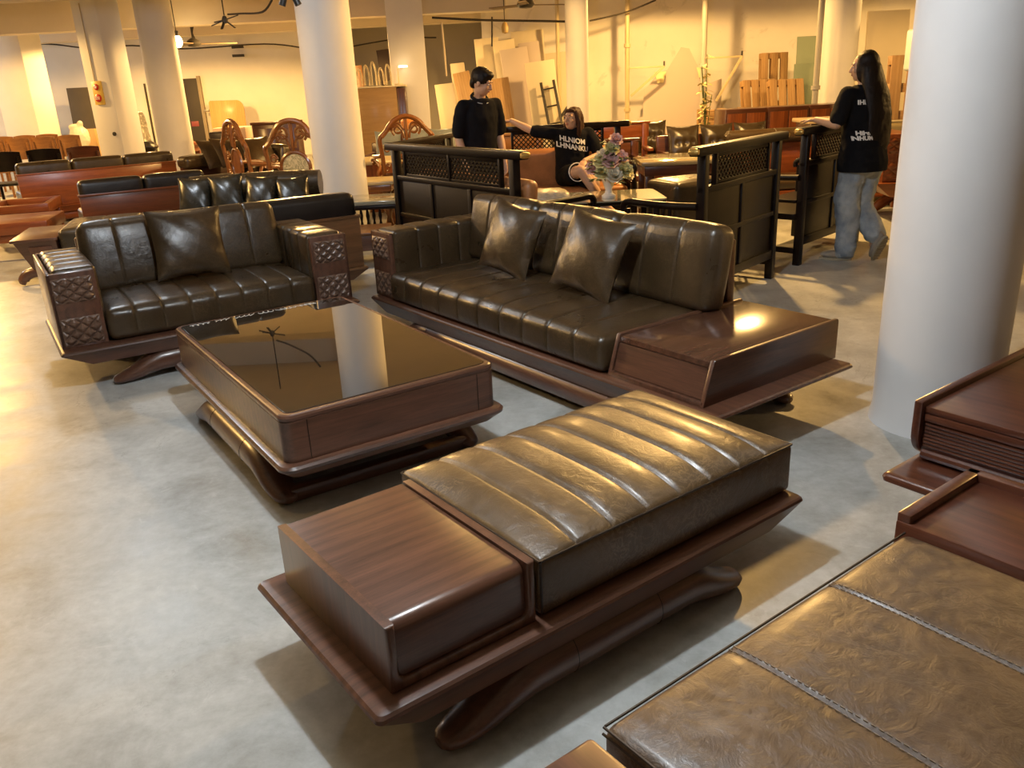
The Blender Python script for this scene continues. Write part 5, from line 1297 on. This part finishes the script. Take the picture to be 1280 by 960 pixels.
# left wall things
def on_floor(name, mb, mat, u, Y, z, label, cat, rz=0, rot=None):
    P = at(u, 150, Y); o = mb.build(name, mat); o.location = (P.x, Y if True else 0, z); o.rotation_euler = rot or (0, 0, rz); return tag(o, label, cat)
lean_board('grey_board', 'low grey board leaning on the left wall behind the brown dining chairs', 'board', 22, 170, 20.4, .95, 1.12, .03, plain('grey_board', (.36,.34,.30), .6), .12, 0)
lean_board('leaning_sheet', 'dark olive panel leaning on the left wall behind the fire sign pillar', 'panel', 93, 170, 20.2, .62, 1.80, .04, plain('dark_olive', (.085,.065,.035), .7), .05, 0)
o = on_floor('brown_box', MB().box(-.16, .16, -.15, .15, 0, .95, .01), CARD, 110, 18.6, 0, 'tall brown cardboard box just left of the fire sign pillar', 'box')
m = MB(); m.ell((0,0,.22), (.20,.18,.24), 14, 10); m.ell((-.03,0,.43), (.14,.10,.07), 12, 8); m.ell((.06,0,.50), (.06,.06,.06), 10, 6)
P = at(101, 178, 17.6); o = link('plastic_bag', blob(m, .02, 3, 'plastic_bag', .02, 9), plain('white_plastic', (.62,.58,.50), .4), None, 180); o.location = (P.x, P.y, .59); tag(o, 'white knotted plastic bag on a box beside the fire sign pillar', 'bag')
o = on_floor('brown_box', MB().box(-.2, .2, -.17, .17, 0, .55, .01), CARD, 101, P.y, 0, 'cardboard box carrying the white plastic bag', 'box'); o.location.x = P.x
# foil wrapped pack
FOI, nt, b, N, L = newmat('silver_foil'); b.inputs['Base Color'].default_value = (.42,.39,.34,1); b.inputs['Metallic'].default_value = .9; b.inputs['Roughness'].default_value = .28; bump(nt, b, noise_n(nt, coord(nt, (2,2,7)), 3.5, 5, .6, 1.5), .9, .06)
m = MB(); m.hexa([(0,0,0),(.60,0,0),(.60,.28,0),(0,.28,0)], [(-.12,.15,.68),(.48,.15,.68),(.48,.40,.68),(-.12,.40,.68)], .04, 3); m.hexa([(-.10,.15,.64),(.40,.15,.64),(.40,.36,.64),(-.10,.36,.64)], [(-.16,.22,1.0),(.28,.22,1.0),(.28,.38,1.0),(-.16,.38,1.0)], .03, 3)
P = at(141, 170, 15.9); o = link('foil_pack', blob(m, .025, 2, 'foil_pack', .03, 7), FOI, None, 180); o.location = (P.x, P.y, .60); tag(o, 'bulky pack wrapped in crinkled silver foil beside the fire sign pillar', 'pack')
o = MB().box(-.05, .72, -.02, .5, 0, .55, .015).build('crate', CARD); o.location = (P.x, P.y, 0); tag(o, 'cardboard crate under the silver foil pack', 'crate')
m = MB(); m.ell((0,0,.10), (.38,.25,.11), 16, 8); m.ell((-.12,0,.17), (.2,.16,.08), 12, 8); m.ell((.15,-.02,.15), (.18,.14,.07), 12, 8)
P = at(170, 186, 14.6); o = link('black_bag', blob(m, .02, 2, 'black_bag', .03, 8), DRK, None, 180); o.location = (P.x, P.y, .64); tag(o, 'crumpled black leather bundle behind the bright red sofa', 'bundle')
o = MB().box(-.36, .36, -.28, .28, 0, .60, .015).build('crate', MAH['x']); o.location = (P.x, P.y, 0); tag(o, 'brown wooden crate under the crumpled black bundle', 'crate')
P = at(190, 150, 17.6); o = MB().tube([(-.02,0,.0), (-.02,0,1.78)], .022, 8).build('black_pole', BLKC); o.location = (P.x, P.y, 0.001); tag(o, 'thin black upright pole left of the round column', 'pole')
P = at(197, 190, 14.5); rtable('side_table', 'small reddish table partly hidden by the round column', (P.x+.02, P.y, 0), 0, .6, .5, .78, RED)
# doorway in the left wall
P = at(231, 140, 20.9); 
d_ = MB().box(0, .42, 0, .04, 0, 1.9, .004).build('door_1', plain('dark_door', (.035,.025,.015), .6)); d_.location = (P.x-.2, 21.02+ (P.x+.0+22)/18*.6-.05, 0); d_['kind'] = 'structure'
f_ = MB().box(.42, .50, -.03, .05, 0, 1.95, .004).build('door_frame', plain('door_trim', (.30,.24,.15), .6), d_); s_ = MB().box(.12, .30, -.012, 0, .80, .92, .003).build('door_sign', plain('dark_red_sign', (.25,.05,.05), .5), d_)
lean_board('plywood_panel', 'yellow plywood panel with a rounded corner leaning on the left wall', 'panel', 0, 0, 10, .1, .1, .01, PINE['z'])
o = bpy.data.objects['plywood_panel']; bpy.data.objects.remove(o)
poly = [(0,0),(.82,0),(.82,1.15)]+[(.82-.16+.16*cos(a), 1.15+.22*sin(a)) for a in linspace(.2, PI/2, 6)]+[(.03,1.38),(0,1.34)]
o = MB().prism(poly, 'y', 0, .03, .004).build('plywood_panel', wood('plywood', (.42,.22,.05), (.60,.36,.10), 'z', .5, .1)); P = at(258, 160, 20.6); o.location = (P.x, P.y+.35, 0); o.rotation_euler = (-.08, 0, .03); tag(o, 'yellow plywood panel with a rounded corner leaning on the left wall', 'panel')
P = at(252, 139, 20.9); o = MB().box(-.06, .06, -.02, .02, -.03, .03, .006).build('light_switch', STEEL); o.location = (P.x, 21.28, P.z); tag(o, 'small grey switch on the left wall, left of the plywood panel', 'switch')
for k, (u, v) in enumerate(((291, 58), (292, 69))):
    P = at(u, v, 21.0); o = MB().box(-.14, .14, -.03, .03, -.03, .03, .008).build('wall_clip', DARKM); o.location = (P.x, 21.38, P.z); tag(o, ['upper of two short dark fittings high on the left wall', 'lower of two short dark fittings high on the left wall'][k], 'fitting')
P = at(293, 180, 15.0); o = MB().box(-.28, .28, -.2, .2, 0, .98, .02).build('cardboard_box', plain('pink_card', (.55,.40,.30), .8)); o.location = (P.x, P.y, 0); tag(o, 'pale pinkish box behind the carved armchairs', 'box')
P = at(341, 180, 14.2); t = thing('dark_cabinet', 'dark wood cabinet behind the carved armchairs, left of the white column', 'cabinet', (P.x-.3, P.y, 0), 0)
MB().box(0, .72, 0, .4, 0, 1.02, .01).build('body', MAH['z'], t); MB().box(-.02, .74, -.02, .42, 1.02, 1.06, .006).build('cabinet_top', MAH['x'], t)
for k in range(2): MB().box(.03+.34*k, .345+.34*k, -.015, 0, .06, .96, .005).build('door', MAH['z'], t)
P = at(263, 172, 13.6); o = MB().hexa([(0,0,0),(.26,0,0),(.26,.2,0),(0,.2,0)], [(-.03,0,.22),(.25,0,.22),(.25,.2,.22),(-.03,.2,.22)], .03, 3).build('striped_bag', plain('striped_dark', (.05,.035,.025), .35)); o.location = (P.x, P.y, .75); tag(o, 'dark shiny bag standing on a stand behind the panelled end sofa', 'bag')
o = MB().box(-.1, .42, -.08, .3, 0, .75, .01).build('plinth', MAH['z']); o.location = (P.x, P.y, 0); tag(o, 'dark wooden plinth under the dark shiny bag', 'plinth')

# sideboard with clear plastic chair legs, opening behind white column
P = at(446, 150, 14.6); t = thing('light_cabinet', 'plain light brown cabinet right of the white column, with clear plastic pieces on top', 'cabinet', (P.x, P.y, 0), .02)
MB().box(0, .70, 0, .26, 0, 1.50, .008).build('body', wood('light_brown', (.30,.17,.05), (.42,.26,.09), 'x', .5, .1), t); MB().box(.70, .85, .0, .26, 0, 1.48, .008).build('side_door', MAH['z'], t); MB().box(-.03, .86, -.02, .27, 1.50, 1.525, .004).build('cabinet_top', CREAM, t)
CLR, nt, b, N, L = newmat('clear_plastic'); b.inputs['Base Color'].default_value = (.8,.7,.5,1); b.inputs['Roughness'].default_value = .08; b.inputs['Transmission Weight'].default_value = .6
for k in range(5):
    x = .06+.12*k; m = MB(); h = .26+.05*(k % 3)
    m.tube(spline([(0,0,0),(.0,0,h*.7),(.03,0,h),(.07,0,h*.7),(.075,.02,0)], 5), .014, 8)
    o = m.build('plastic_hoop', CLR); o.location = (P.x+x, P.y+.12+.02*(k % 2), 1.541); tag(o, 'clear bent plastic hoop standing on the light brown cabinet', 'hoop', 'clear plastic hoops on the cabinet')
P2 = at(530, 104, 15.4)
t = thing('desk_lamp', 'small bright lamp standing on the light brown cabinet beside the wide pillar', 'lamp', (P.x+.74, P.y+.14, 1.526), 0)
MB().lathe([(0,0),(.07,0),(.07,.02),(0,.025)], 14).build('base', CREAM, t); MB().tube([(0,0,.02),(0,0,.25),(.10,0,.29)], .012, 8).build('stem', CREAM, t); MB().box(.02, .16, -.05, .05, .27, .30, .006).build('lamp_head', emit('lamp_glow', (1,.78,.42), 7), t)
P = at(487, 130, 20.5); t = thing('wall_mirror', 'tall dark framed board standing in the dim opening', 'mirror', (P.x, P.y, .0), 0); t.rotation_euler = (-.03, -.09, 0)
MB().box(0, .50, 0, .05, 1.62, 2.30, .006).build('dark_head', plain('dark_board', (.05,.028,.018), .6), t)
for x in (0, .44): MB().box(x, x+.06, 0, .05, 0, 1.62, .004).build('upright', plain('dark_board_%d' % (x*10), (.06,.035,.02), .6), t)
P = at(447, 130, 19.0); o = MB().box(0, .24, 0, .04, 0, 1.95, .004).build('brown_board', OAK['z']); o.location = (P.x, P.y, 0); o.rotation_euler = (-.02, -.04, 0); tag(o, 'brown upright board in the dim opening right of the white column', 'board')
P = at(549, 185, 13.4); rail_bench('dark bench beside the wide pillar, left of the standing man', (P.x-.55, P.y, 0), .05, 1.0, .80, MAH)

# plant in a pot by the thick pipe
P = at(884, 150, 13.6); t = thing('dried_plant', 'pale dried leafy stems beside the thick grey pipe', 'plant', (P.x-.02, P.y, 0), 0)
MB().lathe([(0,0),(.12,0),(.16,.25),(.15,.26),(.13,.22),(0,.22)], 16).build('pot', plain('dark_pot', (.08,.05,.03), .5), t)
st_ = MB(); lv = MB(); random.seed(3)
for k in range(7):
    a = random.uniform(0, 6.28); h = random.uniform(1.1, 1.75); top = Vector((.09*cos(a), .09*sin(a), h)); st_.tube(spline([(0,0,.2), (.03*cos(a), .03*sin(a), h*.6), tuple(top)], 4), .007, 5)
    for j in range(7):
        c = Vector((0,0,.2)).lerp(top, .5+.5*j/6); b2_ = random.uniform(0, 6.28); d = Vector((cos(b2_), sin(b2_), -.4)).normalized(); s_ = d.cross(Vector((0,0,1))).normalized(); ln = .16
        lv.add([c, c+d*ln*.5+s_*.035, c+d*ln, c+d*ln*.5-s_*.035], [(0,1,2,3)])
st_.build('stems', STEM, t); lv.build('leaves', plain('pale_leaf', (.62,.52,.22), .6), t, 0)['kind'] = 'stuff'
# pale machine half hidden by the column
P = at(1156, 88, 9.28); t = thing('wall_unit', 'pale blue-white appliance box half hidden behind the thick white column', 'appliance', (P.x-.02, P.y, P.z), 0)
MB().box(-.06, .40, 0, .35, 0, .42, .03, 3).build('casing', plain('pale_casing', (.55,.66,.66), .4), t); MB().box(.06, .40, -.01, .0, .03, .39, .004).build('grille', DARKM, t); MB().box(.05, .35, .06, .30, -P.z+.002, 0, .02).build('stand', plain('dark_stand', (.03,.025,.02), .6), t)
o = MB().box(0, 1.2, 0, .06, 0, CH-.01, .01).build('dark_curtain', plain('dark_curtain', (.035,.025,.018), .8)); P = at(1161, 100, 10.9); o.location = (P.x, P.y, 0); tag(o, 'dark curtain panel hanging behind the thick white column', 'curtain')
# unseen point light added among the boards to make them glow
lamp('board_glow_light', (at(556, 112, 15.2)), 14, (1,.72,.32), .05)
